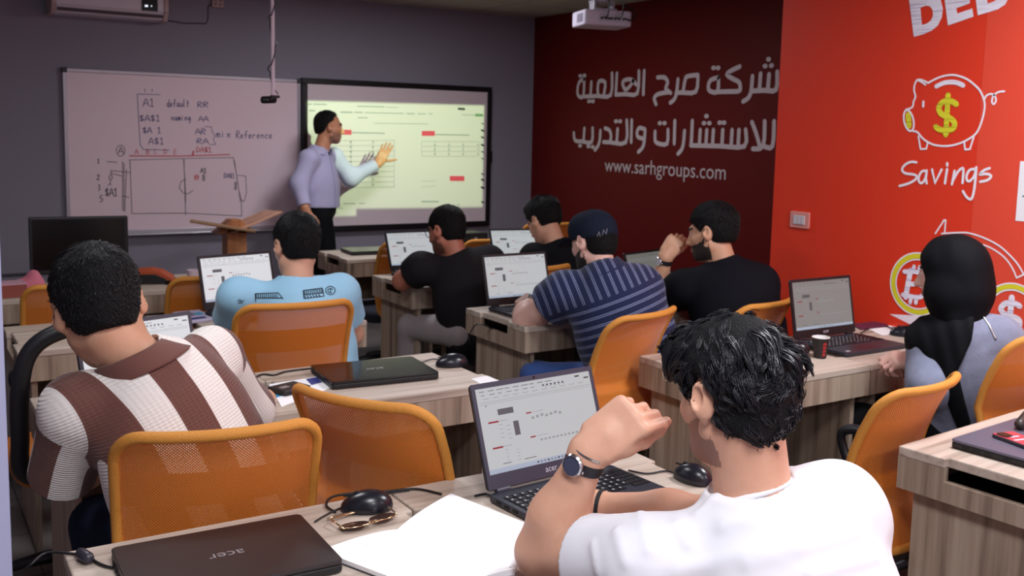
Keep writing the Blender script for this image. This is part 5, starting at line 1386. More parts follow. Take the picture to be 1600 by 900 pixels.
def person(label, head, torso, arms, legs, skin, hair=None, shirt=None, trousers=None, h=.0045, beard=None, group=None, face=True, shoe=None, seed=1, build=(1, 1), armk=1.0, neck=1.0, handk=1.0):
    """head: c, fwd, up, s ; torso: nb (neck base), pelvis, SL, SR ; arms: {'L': (elbow, wrist, f, n, pose)} ; legs: list of (hip, knee, ankle, toe)"""
    c, hf, hu, s = head; B = frame_of(hf, hu); H = lambda *p: c + s * (np.array(p, float) @ B)
    nb, pv, SL, SR = [np.array(x, float) for x in torso]
    up = unit(nb - pv); lat = unit((SR - SL) - up * np.dot(SR - SL, up)); fw = np.cross(up, lat); T = np.stack([lat, fw, up])
    tl = np.linalg.norm(nb - pv); org = np.array((pv[0], pv[1], 0.0)); sw, dp = build
    # --- body: one skin
    P = [rc(H(0, -.022, -.055), nb - up * .02, .056 * s * neck, .060 * s * neck, .03)] + head_prims(c, B, s)
    P[0]['k'] = .02
    P += [rc(nb - up * .06, SL, .045, .048, .04), rc(nb - up * .06, SR, .045, .048, .04), el(nb - up * .2, (.15 * sw, .095 * dp, .2), T, .05), el(pv + up * .10, (.135 * sw, .10 * dp, .17), T, .05)]
    for sd, (e, wv, f, n, pose) in arms.items():
        S_ = SL if sd == 'L' else SR; e, wv = np.array(e), np.array(wv); d = unit(wv - e)
        P += [rc(S_, e, .050 * armk, .040 * armk, .025), rc(e, e + (wv - e) * .35, .041 * armk, .044 * armk, .025), rc(e + (wv - e) * .35, wv, .044 * armk, .0275 * (.5 + .5 * armk), .03), el(wv, (.031, .026, .022), np.stack([unit(np.cross(f, n)), unit(f), unit(np.cross(np.cross(f, n), f))]), .02)]
        P += hand_prims(wv + d * .012, f, n, -1 if sd == 'L' else 1, pose, handk)
    for hip, kn, an, toe in legs:
        P += [rc(hip, kn, .066, .05, .03), rc(kn, an, .048, .034, .03), rc(an - V(0, 0, .03), toe, .03, .024, .03)]
    v, f = mesh_sdf(P, h, relax=1)
    fc = v[f].mean(1); q = (fc - c) @ B.T / s; mi = np.zeros(len(f), int)
    hd = np.linalg.norm(q, axis=1) < .16
    mi[hd & (np.abs(q[:, 0]) < .026) & (q[:, 1] > .086) & (np.abs(q[:, 2] + .068) < .0105)] = 1
    mi[hd & (np.abs(np.abs(q[:, 0]) - .032) < .021) & (q[:, 1] > .066) & (np.abs(q[:, 2] - .026 + .12 * (np.abs(q[:, 0]) - .03)) < .0062)] = 2
    for sx in (-1, 1):
        de = np.linalg.norm(q - np.array((sx * .031, .078, .003)), axis=1)
        e_ = hd & (de < .0142) & (q[:, 1] > .084) & (np.abs(q[:, 2] - .003) < .0065); mi[e_] = 3
        mi[e_ & (np.hypot(q[:, 0] - sx * .031, q[:, 2] - .003) < .0062)] = 4
    if beard is not None:
        lo = np.interp(q[:, 1], [-.02, .0, .02, .05, .08, .11], [.0, -.012, -.034, -.046, -.047, -.046])
        z_ = hd & (q[:, 1] > -.012) & (q[:, 2] < lo) & (q[:, 2] > -.118) & (mi != 1) & ~((np.abs(q[:, 0]) < .027) & (np.abs(q[:, 2] + .069) < .011) & (q[:, 1] > .085)) & (np.abs(q[:, 0]) < .074)
        z_ &= ~((np.abs(q[:, 0]) < .02) & (q[:, 2] > -.05)); mi[z_] = 5
    root = np_mesh('person', v, f, [skin, M_LIP, M_BROW, M_EYEW, M_IRIS, beard or M_BROW], org, None, mi)
    tag(root, label, 'person', group)
    if hair: build_hair(root, org, c, B, s, **hair)
    # --- shirt
    if shirt:
        ease = shirt.get('ease', .012)
        Q = [el(nb - up * .20 - fw * .012, (.172 * sw, (.112 + ease) * dp, .235), T, .06), el(pv + up * tl * .32 + fw * .01, (.158 * sw + ease, (.118 + ease) * dp, .21), T, .08), el(pv + up * .02, (.166 * sw + ease, (.125 + ease) * dp, .13), T, .06)]
        Q += [rc(nb - up * .045 - lat * .03 - fw * .012, SL + up * .012, .055, .058, .05), rc(nb - up * .045 + lat * .03 - fw * .012, SR + up * .012, .055, .058, .05)]
        subs = []; limbs = []
        for sd, (e, wv, f_, n_, pose) in arms.items():
            S_ = SL if sd == 'L' else SR; e, wv = np.array(e), np.array(wv); cu = shirt['cuff'][sd] if isinstance(shirt['cuff'], dict) else shirt['cuff']
            if cu <= 1:
                b = S_ + (e - S_) * cu; a, sb = limb_shirt(S_, b, .066 * armk + ease * .5, .058 * armk + ease * .8, wall=max(.009, 2.3 * h)); Q += a; subs += sb; limbs.append((S_, b, .1))
            else:
                b = e + (wv - e) * (cu - 1); Q += [rc(S_, e, .066 + ease * .4, .052 + ease * .6, .04)]
                a, sb = limb_shirt(e, b, .052 + ease * .6, .039 + ease * .5, k=.03, wall=max(.0075, 1.9 * h)); Q += a; subs += sb; limbs += [(S_, e, .1), (e, b, .1)]
        col = shirt.get('collar', 'round')
        hem = shirt.get('hem', -.06)
        nk = unit(H(0, -.02, -.08) - nb)
        cen = nb + nk * .006 - fw * .004
        Q.append(dict(rc(cen - nk * .05, cen + nk * .012, .082, .070, .03)))
        Q[-1] = flat_end(Q[-1], nk)
        Q += subs
        Q.append(rc(cen - nk * .02, cen + nk * .08, .0665, .070, .004, True))
        amp = shirt.get('fold', .004); sd_ = seed
        strm = shirt.get('stretch', V(1, 1, .45))
        fr = shirt.get('freq', 26)
        ends = [b for _, b, _ in limbs if True]
        FD = []
        for p0, p1, A_, w_ in shirt.get('folds', ()):
            q_ = []
            for px in (p0, ((p0[0] + p1[0]) / 2, (p0[1] + p1[1]) / 2), p1):
                dd = ray(*px); dd = dd / np.linalg.norm(dd); t_ = .5
                for _ in range(60):
                    e_ = ev(Q, (_C + dd * t_)[None])[0]; t_ += e_ * .8
                q_.append(_C + dd * t_)
            FD.append((q_, A_, w_))
        def post(Pp, d):
            x = (Pp - nb) @ T.T
            low = np.clip(-(x[:, 2] + .04) / .25, shirt.get('low', .25), 1.0)
            for b_ in ends: low = low * np.clip((np.linalg.norm(Pp - b_, axis=1) - .075) / .06, 0, 1)
            d = d + amp * low * wavy(x * strm, fr, sd_, 5) + amp * .45 * low * np.abs(wavy(x * strm * V(.6, 1, 1.6), fr * 2.1, sd_ + 3, 3))
            for q_, A_, w_ in FD:
                if np.linalg.norm(Pp - q_[1], axis=1).min() > .3: continue
                m_ = np.minimum(_pd(rc(q_[0], q_[1], 0, 0), Pp), _pd(rc(q_[1], q_[2], 0, 0), Pp)); d = d - A_ * np.exp(-(m_ / w_) ** 2)
            return np.maximum(d, (hem - (Pp - pv) @ up) * .9)
        sv, sf = mesh_sdf(Q, h, post, relax=1)
        # pattern coordinates: across / along the torso, or across / along a sleeve
        x = (sv - nb) @ T.T; pu, pvv = x[:, 0].copy(), x[:, 2].copy(); zone = np.zeros(len(sv))
        for a, b, _ in limbs:
            ba = b - a; L_ = np.linalg.norm(ba); tt = (sv - a) @ ba / (L_ * L_)
            dist = np.linalg.norm(sv - a - np.clip(tt, 0, 1)[:, None] * ba, axis=1)
            out = dist < .085; sgn = np.sign(np.dot(a - nb, lat))
            msk = out & (tt > .12) & (np.abs(x[:, 0]) > .14)
            ax = unit(lat - ba * np.dot(lat, ba) / (L_ * L_))
            pvv[msk] = -tt[msk] * L_ * 1.0 - .05
            pu[msk] = sgn * .17 + (sv[msk] - a) @ ax * 1.3
            zone[msk] = 1
        o = np_mesh(shirt.get('name', 'shirt'), sv, sf, shirt['mat'], org, root)
        at_ = o.data.attributes.new('cloth', 'FLOAT_VECTOR', 'POINT'); at_.data.foreach_set('vector', np.stack([pu, pvv, zone], 1).astype(np.float32).ravel())
        if col == 'round':
            ring = [cen + nk * (.010 - .012 * math.cos(a)) + T[0] * .0705 * math.cos(a + math.pi / 2) * -1 + T[1] * .072 * -math.cos(a) for a in np.linspace(0, 2 * math.pi, 33)[:-1]]
            MB().tube([p - org for p in ring], .0062, 8, closed=True).build('collar', shirt.get('cmat', shirt['mat']), o, smooth=True)
        elif col == 'polo':
            cm = shirt.get('cmat', shirt['mat']); g = MB()
            def fold(u_, v_):
                a = -math.pi * .12 + u_ * 2 * math.pi * .62 + math.pi * .5 + math.pi * .5 - math.pi * .5
                a = math.pi * 1.5 + (u_ - .5) * 2 * math.pi * .84
                r = .068 + .030 * max(0, v_ - .25) * 1.2 + .004; z = .040 - abs(v_ - .25) * (.075 if v_ > .25 else .09)
                r = .067 if v_ < .25 else r
                dirv = T[0] * math.cos(a) + T[1] * math.sin(a); open_ = max(0, abs(u_ - .5) * 2 - .6) * .05
                return cen + dirv * (r + .004) + nk * (z - open_) - org
            g.grid(fold, 40, 10, .0035); g.build('collar', cm, o, smooth=True)
        root['_s'] = 0; del root['_s']
        person.last = dict(root=root, org=org, T=T, nb=nb, shirt=o, Q=Q, post=post, H=H, B=B, c=c)
    else: person.last = dict(root=root, org=org, T=T, nb=nb, H=H, B=B, c=c)
    # --- trousers and shoes
    if trousers:
        Q = [el(pv + up * .02, (.170 * sw, .125 * dp, .12), T, .05)]
        for hip, kn, an, toe in legs:
            Q += [rc(hip, kn, .084, .066, .045), flat_end(rc(kn, an + V(0, 0, .02), .066, .056, .03), V(0, 0, -1))]
        def postt(Pp, d):
            d = d + .004 * wavy(Pp, 26, seed + 40, 4)
            return np.maximum(d, Pp[:, 2] - (pv[2] + .125))
        tv, tf = mesh_sdf(Q, max(h, .006), postt)
        np_mesh('trousers', tv, tf, trousers, org, root)
        for hip, kn, an, toe in legs:
            dv = unit((toe - an) * V(1, 1, 0)); Bs = np.stack([np.cross(dv, V(0, 0, 1)), dv, V(0, 0, 1)]); a0 = np.array((an[0], an[1], 0))
            Q = [rbx(a0 + dv * .055 + V(0, 0, .016), (.030, .105, .006), .010, Bs, .02), el(a0 + dv * .12 + V(0, 0, .035), (.045, .07, .032), Bs, .03), rc(a0 + V(0, 0, .05), a0 + V(0, 0, .09), .046, .042, .03), rbx(a0 - dv * .01 + V(0, 0, .05), (.026, .03, .02), .02, Bs, .03)]
            vv, ff = mesh_sdf(Q, .006, lambda Pp, d: np.maximum(d, -(Pp[:, 2] - .002)))
            np_mesh('shoe', vv, ff, shoe or mat('dark_shoe', lin(34, 30, 30), .5), org, root)
    return root

def seated_legs(pv, fwd, spread=.10, reach=.42, kz=.52, down=True):
    f = unit(V(fwd[0], fwd[1], 0)); r = V(f[1], -f[0], 0); out = []
    for sgn in (-1, 1):
        hip = pv + r * sgn * .085 + V(0, 0, .01); kn = V(*(pv[:2] + (f * reach + r * sgn * spread * 1.25)[:2]), kz); an = V(kn[0], kn[1], .075) - f * .05 * sgn
        out.append((hip, kn, an, V(an[0], an[1], .03) + f * .17))
    return out

# --- cloth materials
def cloth_nodes(m):
    N, L, B = nodes_of(m); a = N.new('ShaderNodeAttribute'); a.attribute_name = 'cloth'; sp = N.new('ShaderNodeSeparateXYZ'); L.new(a.outputs['Vector'], sp.inputs[0])
    def mm(op, *args):
        n = N.new('ShaderNodeMath'); n.operation = op
        for i, v in enumerate(args):
            if isinstance(v, (int, float)): n.inputs[i].default_value = v
            else: L.new(v, n.inputs[i])
        return n.outputs[0]
    return N, L, B, sp, mm
M_KNIT = mat('striped_knit', lin(236, 230, 224), .85, sheen=.2, spec=.2)
N, L, B, sp, mm = cloth_nodes(M_KNIT)
ph = mm('FRACT', mm('ADD', mm('DIVIDE', sp.outputs[0], .142), 10.30))
br_ = mm('LESS_THAN', ph, .50)
mx = N.new('ShaderNodeMix'); mx.data_type = 'RGBA'; mx.inputs['A'].default_value = lin(238, 232, 226); mx.inputs['B'].default_value = lin(112, 74, 66)
L.new(br_, mx.inputs['Factor']); L.new(mx.outputs['Result'], B.inputs['Base Color'])
rib = mm('ADD', mm('SINE', mm('MULTIPLY', sp.outputs[1], 2 * math.pi / .0075)), mm('MULTIPLY', mm('SINE', mm('MULTIPLY', sp.outputs[0], 2 * math.pi / .011)), .35))
bp = N.new('ShaderNodeBump'); bp.inputs['Strength'].default_value = .35; bp.inputs['Distance'].default_value = .0022; L.new(rib, bp.inputs['Height']); L.new(bp.outputs['Normal'], B.inputs['Normal'])
M_NAVY = mat('navy_striped_cotton', lin(30, 42, 84), .85, sheen=.15, spec=.25)
N, L, B, sp, mm = cloth_nodes(M_NAVY)
yoke = mm('MULTIPLY', mm('GREATER_THAN', sp.outputs[1], -.095), mm('LESS_THAN', sp.outputs[2], .5))
co = mm('ADD', mm('MULTIPLY', sp.outputs[1], mm('SUBTRACT', 1.0, yoke)), mm('MULTIPLY', sp.outputs[0], yoke))
t1 = mm('FRACT', mm('ADD', mm('DIVIDE', co, .034), 20.0))
ln_ = mm('MAXIMUM', mm('LESS_THAN', mm('ABSOLUTE', mm('SUBTRACT', t1, .30)), .045), mm('LESS_THAN', mm('ABSOLUTE', mm('SUBTRACT', t1, .50)), .045))
mx = N.new('ShaderNodeMix'); mx.data_type = 'RGBA'; mx.inputs['A'].default_value = lin(28, 37, 72); mx.inputs['B'].default_value = lin(128, 136, 172)
L.new(ln_, mx.inputs['Factor']); L.new(mx.outputs['Result'], B.inputs['Base Color'])
M_WTEE = cloth('white_cotton', lin(226, 226, 232), .8, 700, .12)
M_LBLUE = cloth('light_blue_cotton', lin(158, 208, 236), .85, 700, .12)
M_CHAR = cloth('charcoal_cotton', lin(34, 32, 35), .85, 700, .15)
M_BTEE = cloth('black_cotton', lin(19, 20, 27), .85, 700, .15)
M_BTEE2 = cloth('deep_black_cotton', lin(16, 16, 19), .85, 700, .15)
M_LAV = cloth('lavender_cotton', lin(188, 184, 218), .8, 800, .1)
M_DENIM = cloth('washed_denim', lin(128, 133, 155), .85, 300, .4, var=.3, vscale=26)
M_JEAN = cloth('dark_jeans', lin(28, 34, 54), .85, 500, .3, var=.15, vscale=10)
M_JEANB = cloth('blue_jeans', lin(52, 80, 140), .85, 500, .3, var=.15, vscale=10)
M_GREYT = cloth('light_grey_trousers', lin(158, 148, 150), .85, 500, .2)
M_BLKT = cloth('black_trousers', lin(16, 16, 19), .8, 500, .15)
M_HIJAB = cloth('black_scarf_cloth', lin(13, 14, 18), .75, 400, .12)
M_CAP = cloth('navy_cap_cloth', lin(28, 34, 50), .9, 600, .3)
SK1 = skin_mat('skin_warm', lin(220, 170, 143)); SK2 = skin_mat('skin_fair', lin(226, 182, 168)); SK3 = skin_mat('skin_tan', lin(206, 146, 112)); SK4 = skin_mat('skin_light', lin(212, 164, 134))
M_STUB = skin_mat('stubble', lin(160, 118, 100)); M_BEARD = mat('black_beard', lin(44, 34, 31), .7, bump=.8, bscale=420)

PPL = {}
# 1 the man in the white T-shirt, nearest the camera
hf = V(.0, .97, -.20)
PPL['white'] = person('man in a white T-shirt with curly black hair leaning his chin on his fist', (at(1145, 613, 1.13), hf, V(-.02, .26, 1), .95),
    (at(1172, 782, 1.10), V(1.20, .84, .53), at(1008, 890, 1.16), at(1308, 808, 1.03)),
    {'L': (at(848, 862, 1.40), at(920, 708, 1.33), unit(at(1016, 634, 1.275) - at(920, 708, 1.33)), V(-.75, -.50, .35), 'chin'),
     'R': (at(1110, 818, 1.31), at(930, 793, 1.50), unit(at(845, 802, 1.57) - at(930, 793, 1.50)), V(.05, .1, 1), 'pen')},
    seated_legs(V(1.16, .84, .55), (-.1, 1), .12, .40), SK1, dict(m=M_HAIRC, style='curly', thick=.010, nape=-.098, h=.004, seed=3),
    dict(mat=M_WTEE, cuff={'L': .50, 'R': .62}, collar='round', fold=.010, ease=.016, freq=30, low=.5, folds=[((1290, 770), (1130, 822), 0.0050, 0.013), ((1335, 832), (1170, 880), 0.0058, 0.014), ((1000, 800), (1014, 860), 0.0050, 0.010), ((962, 828), (978, 880), 0.0043, 0.009), ((1285, 745), (1235, 800), 0.0043, 0.010), ((1040, 790), (1075, 850), 0.0058, 0.011), ((1120, 775), (1090, 800), 0.0036, 0.009), ((1365, 870), (1270, 896), 0.0050, 0.013), ((925, 850), (935, 895), 0.0036, 0.008), ((1240, 850), (1060, 890), 0.0050, 0.016)], stretch=V(.75, 1, .55)), M_JEAN, h=.0035, beard=M_STUB, seed=5, build=(1.04, 1.0), armk=1.13, neck=1.12, handk=1.06)
INFO = {'white': person.last}
# 2 the man in the striped knit
PPL['striped'] = person('man in a brown and white striped knit shirt with short black hair seen from behind', (at(155, 480, 2.33), V(.06, .93, -.30), V(-.16, .30, 1), 1.06),
    (at(222, 568, 2.29), V(.66, 2.22, .53), at(122, 642, 2.29), at(332, 560, 2.41)),
    {'L': (at(97, 745, 2.42), at(190, 715, 2.64), V(.6, .8, -.1), V(0, 0, 1), 'relaxed'), 'R': (at(385, 640, 2.62), at(412, 624, 2.80), V(.1, 1, .0), V(.2, 0, 1), 'relaxed')},
    seated_legs(V(.62, 2.24, .55), (-.1, 1), .12, .42), SK4, dict(m=M_HAIR, style='short', thick=.014, nape=-.066, h=.004, seed=8),
    dict(mat=M_KNIT, cuff={'L': .98, 'R': 1.55}, collar='polo', cmat=cloth('brown_collar', lin(112, 74, 66)), fold=.006, ease=.022, freq=18, hem=.0), M_JEAN, h=.0045, seed=9, build=(1.12, 1.0))
INFO['striped'] = person.last
# 3 the man in the light blue T-shirt
PPL['blue'] = person('man in a light blue printed T-shirt with short black hair seen from behind', (at(463, 385, 3.66), V(-.06, .96, -.24), V(.02, .20, 1), .98),
    (at(463, 444, 3.61), V(1.35, 3.50, .53), at(372, 466, 3.68), at(532, 460, 3.56)),
    {'L': (at(352, 522, 3.86), at(372, 506, 4.02), V(.25, .95, 0), V(0, 0, 1), 'relaxed'), 'R': (at(551, 522, 3.70), at(515, 512, 3.90), V(-.3, .9, .05), V(0, 0, 1), 'relaxed')},
    seated_legs(V(1.35, 3.50, .55), (0, 1)), SK1, dict(m=M_HAIR, style='short', thick=.014, nape=-.068, h=.005, seed=12),
    dict(mat=M_LBLUE, cuff=.56, collar='round', fold=.006, ease=.018), M_JEAN, h=.0055, seed=14, build=(1.0, .95))
INFO['blue'] = person.last
# 4 the man in charcoal with glasses
PPL['charcoal'] = person('man in a charcoal T-shirt and glasses turned towards his laptop on the left', (at(697, 360, 4.38), V(-.34, .90, -.26), V(-.05, .2, 1), .98),
    (at(714, 402, 4.32), V(2.55, 4.22, .53), at(658, 420, 4.42), at(764, 410, 4.28)),
    {'L': (at(628, 439, 4.53), at(650, 424, 4.74), V(.5, .85, 0), V(0, 0, 1), 'relaxed'), 'R': (at(775, 470, 4.46), at(705, 428, 4.72), V(-.4, .9, 0), V(0, 0, 1), 'relaxed')},
    seated_legs(V(2.50, 4.22, .55), (-.02, 1), .14, .40), skin_mat('skin_ruddy', lin(186, 118, 96)), dict(m=M_HAIRB, style='short', thick=.008, nape=-.066, h=.005, seed=17),
    dict(mat=M_CHAR, cuff={'L': .48, 'R': .8}, collar='round', fold=.005, ease=.02), M_GREYT, h=.0055, seed=18, beard=mat('brown_stubble', lin(112, 72, 60), .6), build=(1.1, 1.1), armk=1.15)
INFO['charcoal'] = person.last
# 5 the man behind the capped man
PPL['rear'] = person('man in a black T-shirt bending over a laptop, partly hidden behind the capped man', (at(850, 346, 4.52), V(-.16, .82, -.50), V(-.05, .5, 1), 1.0),
    (at(868, 386, 4.42), V(3.25, 4.22, .53), at(834, 402, 4.50), at(906, 398, 4.36)),
    {'L': (V(3.02, 4.62, .79), V(3.12, 4.80, .79), V(.3, 1, 0), V(0, 0, 1), 'relaxed'), 'R': (V(3.42, 4.6, .79), V(3.30, 4.80, .79), V(-.2, 1, 0), V(0, 0, 1), 'relaxed')},
    seated_legs(V(3.25, 4.22, .55), (0, 1)), SK1, dict(m=M_HAIR, style='quiff', thick=.014, nape=-.055, h=.005, seed=21),
    dict(mat=M_BTEE2, cuff=.80, collar='round', fold=.004, ease=.014), M_JEAN, h=.006, seed=22)
# 6 the man in the cap
PPL['cap'] = person('man in a navy cap and navy striped short sleeved shirt seen from behind', (at(927, 378, 3.26), V(-.12, .96, -.26), V(.0, .22, 1), 1.0),
    (at(940, 424, 3.18), V(2.60, 3.04, .53), at(882, 460, 3.28), at(1000, 452, 3.12)),
    {'L': (at(822, 503, 3.46), at(828, 474, 3.64), V(.15, .95, .0), V(-.5, 0, .85), 'relaxed'), 'R': (V(2.78, 3.40, .80), V(2.62, 3.58, .79), V(-.3, 1, 0), V(0, 0, 1), 'relaxed')},
    seated_legs(V(2.60, 3.04, .55), (-.25, 1), .16), SK2, dict(m=M_HAIRB, style='short', thick=.006, nape=-.072, h=.005, seed=25),
    dict(mat=M_NAVY, cuff={'L': .38, 'R': .8}, collar='polo', fold=.006, ease=.026), M_JEANB, h=.005, seed=26, beard=M_BEARD, build=(1.12, 1.12), armk=1.36)
INFO['cap'] = person.last
# 7 the man with his hand on his forehead
PPL['fore'] = person('man in a black T-shirt with a watch resting his forehead on his hand', (at(1112, 364, 3.24), V(-.42, .90, -.18), V(.0, .2, 1), 1.03),
    (at(1130, 414, 3.18), V(3.18, 3.02, .53), at(1068, 450, 3.28), at(1188, 444, 3.06)),
    {'L': (at(1022, 476, 3.46), at(1040, 402, 3.40), unit(at(1072, 354, 3.40) - at(1040, 402, 3.40)), V(-.45, -.6, .25), 'pinch'), 'R': (V(3.38, 3.36, .80), V(3.22, 3.54, .79), V(-.3, 1, 0), V(0, 0, 1), 'relaxed')},
    seated_legs(V(3.16, 3.02, .55), (-.1, 1)), SK4, dict(m=M_HAIR, style='short', thick=.016, nape=-.060, h=.005, seed=29),
    dict(mat=M_BTEE, cuff={'L': .76, 'R': .8}, collar='round', fold=.005, ease=.022), M_JEAN, h=.005, seed=30, beard=M_BEARD, build=(1.12, 1.1), armk=1.05)
INFO['fore'] = person.last
# 8 the woman in the headscarf
PPL['woman'] = person('woman in a black headscarf and washed blue denim shirt at the red wall', (at(1484, 426, 1.98), V(-.36, .90, -.14), V(0, .14, 1), .95),
    (at(1500, 502, 1.93), V(3.14, 1.88, .53), at(1452, 536, 2.01), at(1562, 532, 1.83)),
    {'L': (at(1452, 602, 1.96), at(1440, 568, 2.06), V(-.72, .62, .05), V(-.3, -.3, .9), 'loose'), 'R': (at(1535, 600, 2.04), at(1462, 562, 2.12), V(-.9, .35, .05), V(.1, -.2, .95), 'loose')},
    seated_legs(V(3.14, 1.88, .55), (-.1, 1), .08), SK2, None,
    dict(mat=M_DENIM, cuff=1.80, collar='round', fold=.007, ease=.020), M_BLKT, h=.005, seed=34, build=(.94, .95))
INFO['woman'] = person.last
# 9 the instructor
PPL['instr'] = person('standing man in a lavender shirt and black trousers pointing at the projected page', (at(514, 199, 6.93), V(.90, -.10, -.04), V(.05, 0, 1), .98),
    (at(500, 236, 6.92), V(2.70, 6.92, .95), at(522, 246, 7.03), at(482, 250, 6.82)),
    {'R': (at(467, 288, 6.79), at(476, 324, 6.70), V(.1, -.1, -1), V(-.6, -.8, 0), 'relaxed'), 'L': (at(548, 278, 7.03), at(590, 256, 6.99), unit(at(603, 229, 7.0) - at(590, 256, 6.99)), V(-.25, -.95, .1), 'flat')},
    [(V(2.72, 6.99, .90), V(2.76, 7.0, .49), V(2.75, 7.0, .08), V(2.94, 6.98, .03)), (V(2.69, 6.84, .90), V(2.74, 6.80, .49), V(2.68, 6.80, .08), V(2.88, 6.76, .03))], SK3,
    dict(m=M_HAIRB, style='short', thick=.003, nape=-.06, h=.005, seed=38, recede=.062),
    dict(mat=M_LAV, cuff=1.95, collar='polo', fold=.006, ease=.014, hem=.03), M_BLKT, h=.0055, seed=39, beard=M_STUB, build=(.9, .95))
INFO['instr'] = person.last

# ------------------------------------------------------------------ what the people wear and hold
def surf(info, x, y, lift=.0015, t0=.4):
    d = ray(x, y); d = d / np.linalg.norm(d); t = t0
    for _ in range(140):
        p = _C + d * t; e = ev(info['Q'], p[None]); e = info['post'](p[None], e)[0]
        if e < .0006: break
        t += max(e * .75, .0008)
        if t > 9: return None
    return p - d * lift if e < .004 else None
def strokes(info, name, m, lines, r, A=(0, 0, 1), sm=0):
    g = MB()
    for pts in lines:
        q = [(A[0] + p[0] / A[2], A[1] + p[1] / A[2]) for p in pts]
        den = []
        for a, b in zip(q[:-1], q[1:]):
            n = max(1, int(math.hypot(b[0] - a[0], b[1] - a[1]) / 2.5)); den += [(a[0] + (b[0] - a[0]) * k / n, a[1] + (b[1] - a[1]) * k / n) for k in range(n)]
        den.append(q[-1])
        P = [surf(info, *p) for p in den]; P = [p - info['org'] for p in P if p is not None]
        if len(P) > 1: g.tube(P, r, 5)
    if not g.v: return None
    o = g.build(name, m, info['shirt'], smooth=True); return o
def band(info, c, ax, r, w_, m, name, thick=.003, parent=None):
    """flat strap round a limb"""
    ax = unit(ax); u = unit(np.cross(ax, (0.3, .2, 1))); v = np.cross(ax, u); R_ = np.stack([u, v, ax], 1)
    return MB().lathe([(r, -w_ / 2), (r + thick, -w_ / 2), (r + thick, w_ / 2), (r, w_ / 2), (r, -w_ / 2)], 28, c=c - info['org'], cap=False, R=R_).build(name, m, parent or info['root'], smooth=True, auto=40)
def watch(info, c, ax, r, face_dir, strap, dial, label=None):
    b = band(info, c, ax, r, .020, strap, 'watch')
    if label: tag(b, label)
    ax = unit(ax); n = unit(face_dir - ax * np.dot(face_dir, ax)); u = np.cross(ax, n); R_ = np.stack([u, ax, n], 1); o = c + n * (r + .001) - info['org']
    MB().lathe([(.018, 0), (.0205, .003), (.0205, .007), (.018, .010), (.0165, .010)], 26, c=o, R=R_, cap=False).build('watch_case', M_CHROME, b, smooth=True, auto=35)
    MB().lathe([(.0168, .0085), (.0001, .0085)], 26, c=o, R=R_, cap=False).build('watch_dial', dial, b)
    MB().tube([o + u * .021 + n * .005, o + u * .025 + n * .005], .003, 8).build('watch_crown', M_CHROME, b, smooth=True)
M_STRAP = mat('black_leather', lin(24, 24, 30), .5, bump=.3, bscale=300)
M_DIAL = mat('watch_dial', lin(70, 74, 96), .2)

I = INFO['white']
wl, el_ = at(920, 708, 1.33), at(848, 862, 1.40); ax = unit(wl - el_)
watch(I, wl - ax * .018, ax, .0330, V(-.85, -.35, .15), M_STRAP, M_DIAL, 'steel watch on a black strap')
band(I, wl + ax * .004, ax + V(.1, 0, .1), .0325, .004, mat('silver_bracelet', lin(180, 176, 170), .25, metal=1), 'bracelet', .0035)
wr, er = at(930, 793, 1.50), at(1110, 818, 1.31); ax2 = unit(wr - er)
band(I, wr - ax2 * .012, ax2, .0325, .008, M_STRAP, 'wrist_band', .004)
pen = MB(); a, b = at(862, 790, 1.56), at(888, 738, 1.60)
d = unit(b - a); pen.tube([a - d * .05, a - d * .045, a + d * .03], [.0012, .004, .004], 10)
po_ = pen.build('ballpoint_pen', mat('pen_clear', lin(196, 200, 220), .3), None, smooth=True); tag(po_, 'ballpoint pen with a blue cap held in the hand at the open laptop', 'pen')
MB().tube([a + d * .03, b, b + d * .012], [.0045, .0045, .003], 10).build('pen_cap', mat('pen_blue', lin(40, 80, 190), .35), po_, smooth=True)

# light blue shirt print
I = INFO['blue']; A = (300, 250, 4.0); L_ = []
L_ += [[(395, 835), (540, 830), (570, 868)], [(395, 862), (565, 862)], [(395, 835), (398, 885)]] + [[(400 + k * 13, 838), (402 + k * 13, 860)] for k in range(11)]
L_ += [[(695, 815), (815, 800), (825, 850), (700, 866), (695, 815)], [(697, 842), (820, 830)]] + [[(702 + k * 12, 816 - k * 1.4), (704 + k * 12, 840 - k * 1.2)] for k in range(10)] + [[(700 + k * 18, 848 - k * 2), (712 + k * 18, 862 - k * 2)] for k in range(6)]
L_ += [[(865 + 30 * math.cos(a_), 815 + 26 * math.sin(a_)) for a_ in np.linspace(0, 6.28, 18)], [(865 + 16 * math.cos(a_), 816 + 14 * math.sin(a_)) for a_ in np.linspace(1, 6.0, 12)], [(866, 806), (866, 824)]]
L_ += [[(285, 880), (300, 872), (312, 884), (326, 874)], [(290, 892), (318, 890)]]
o = strokes(I, 'shirt_print', mat('print_black', lin(30, 40, 52), .8), L_, .0016, A)

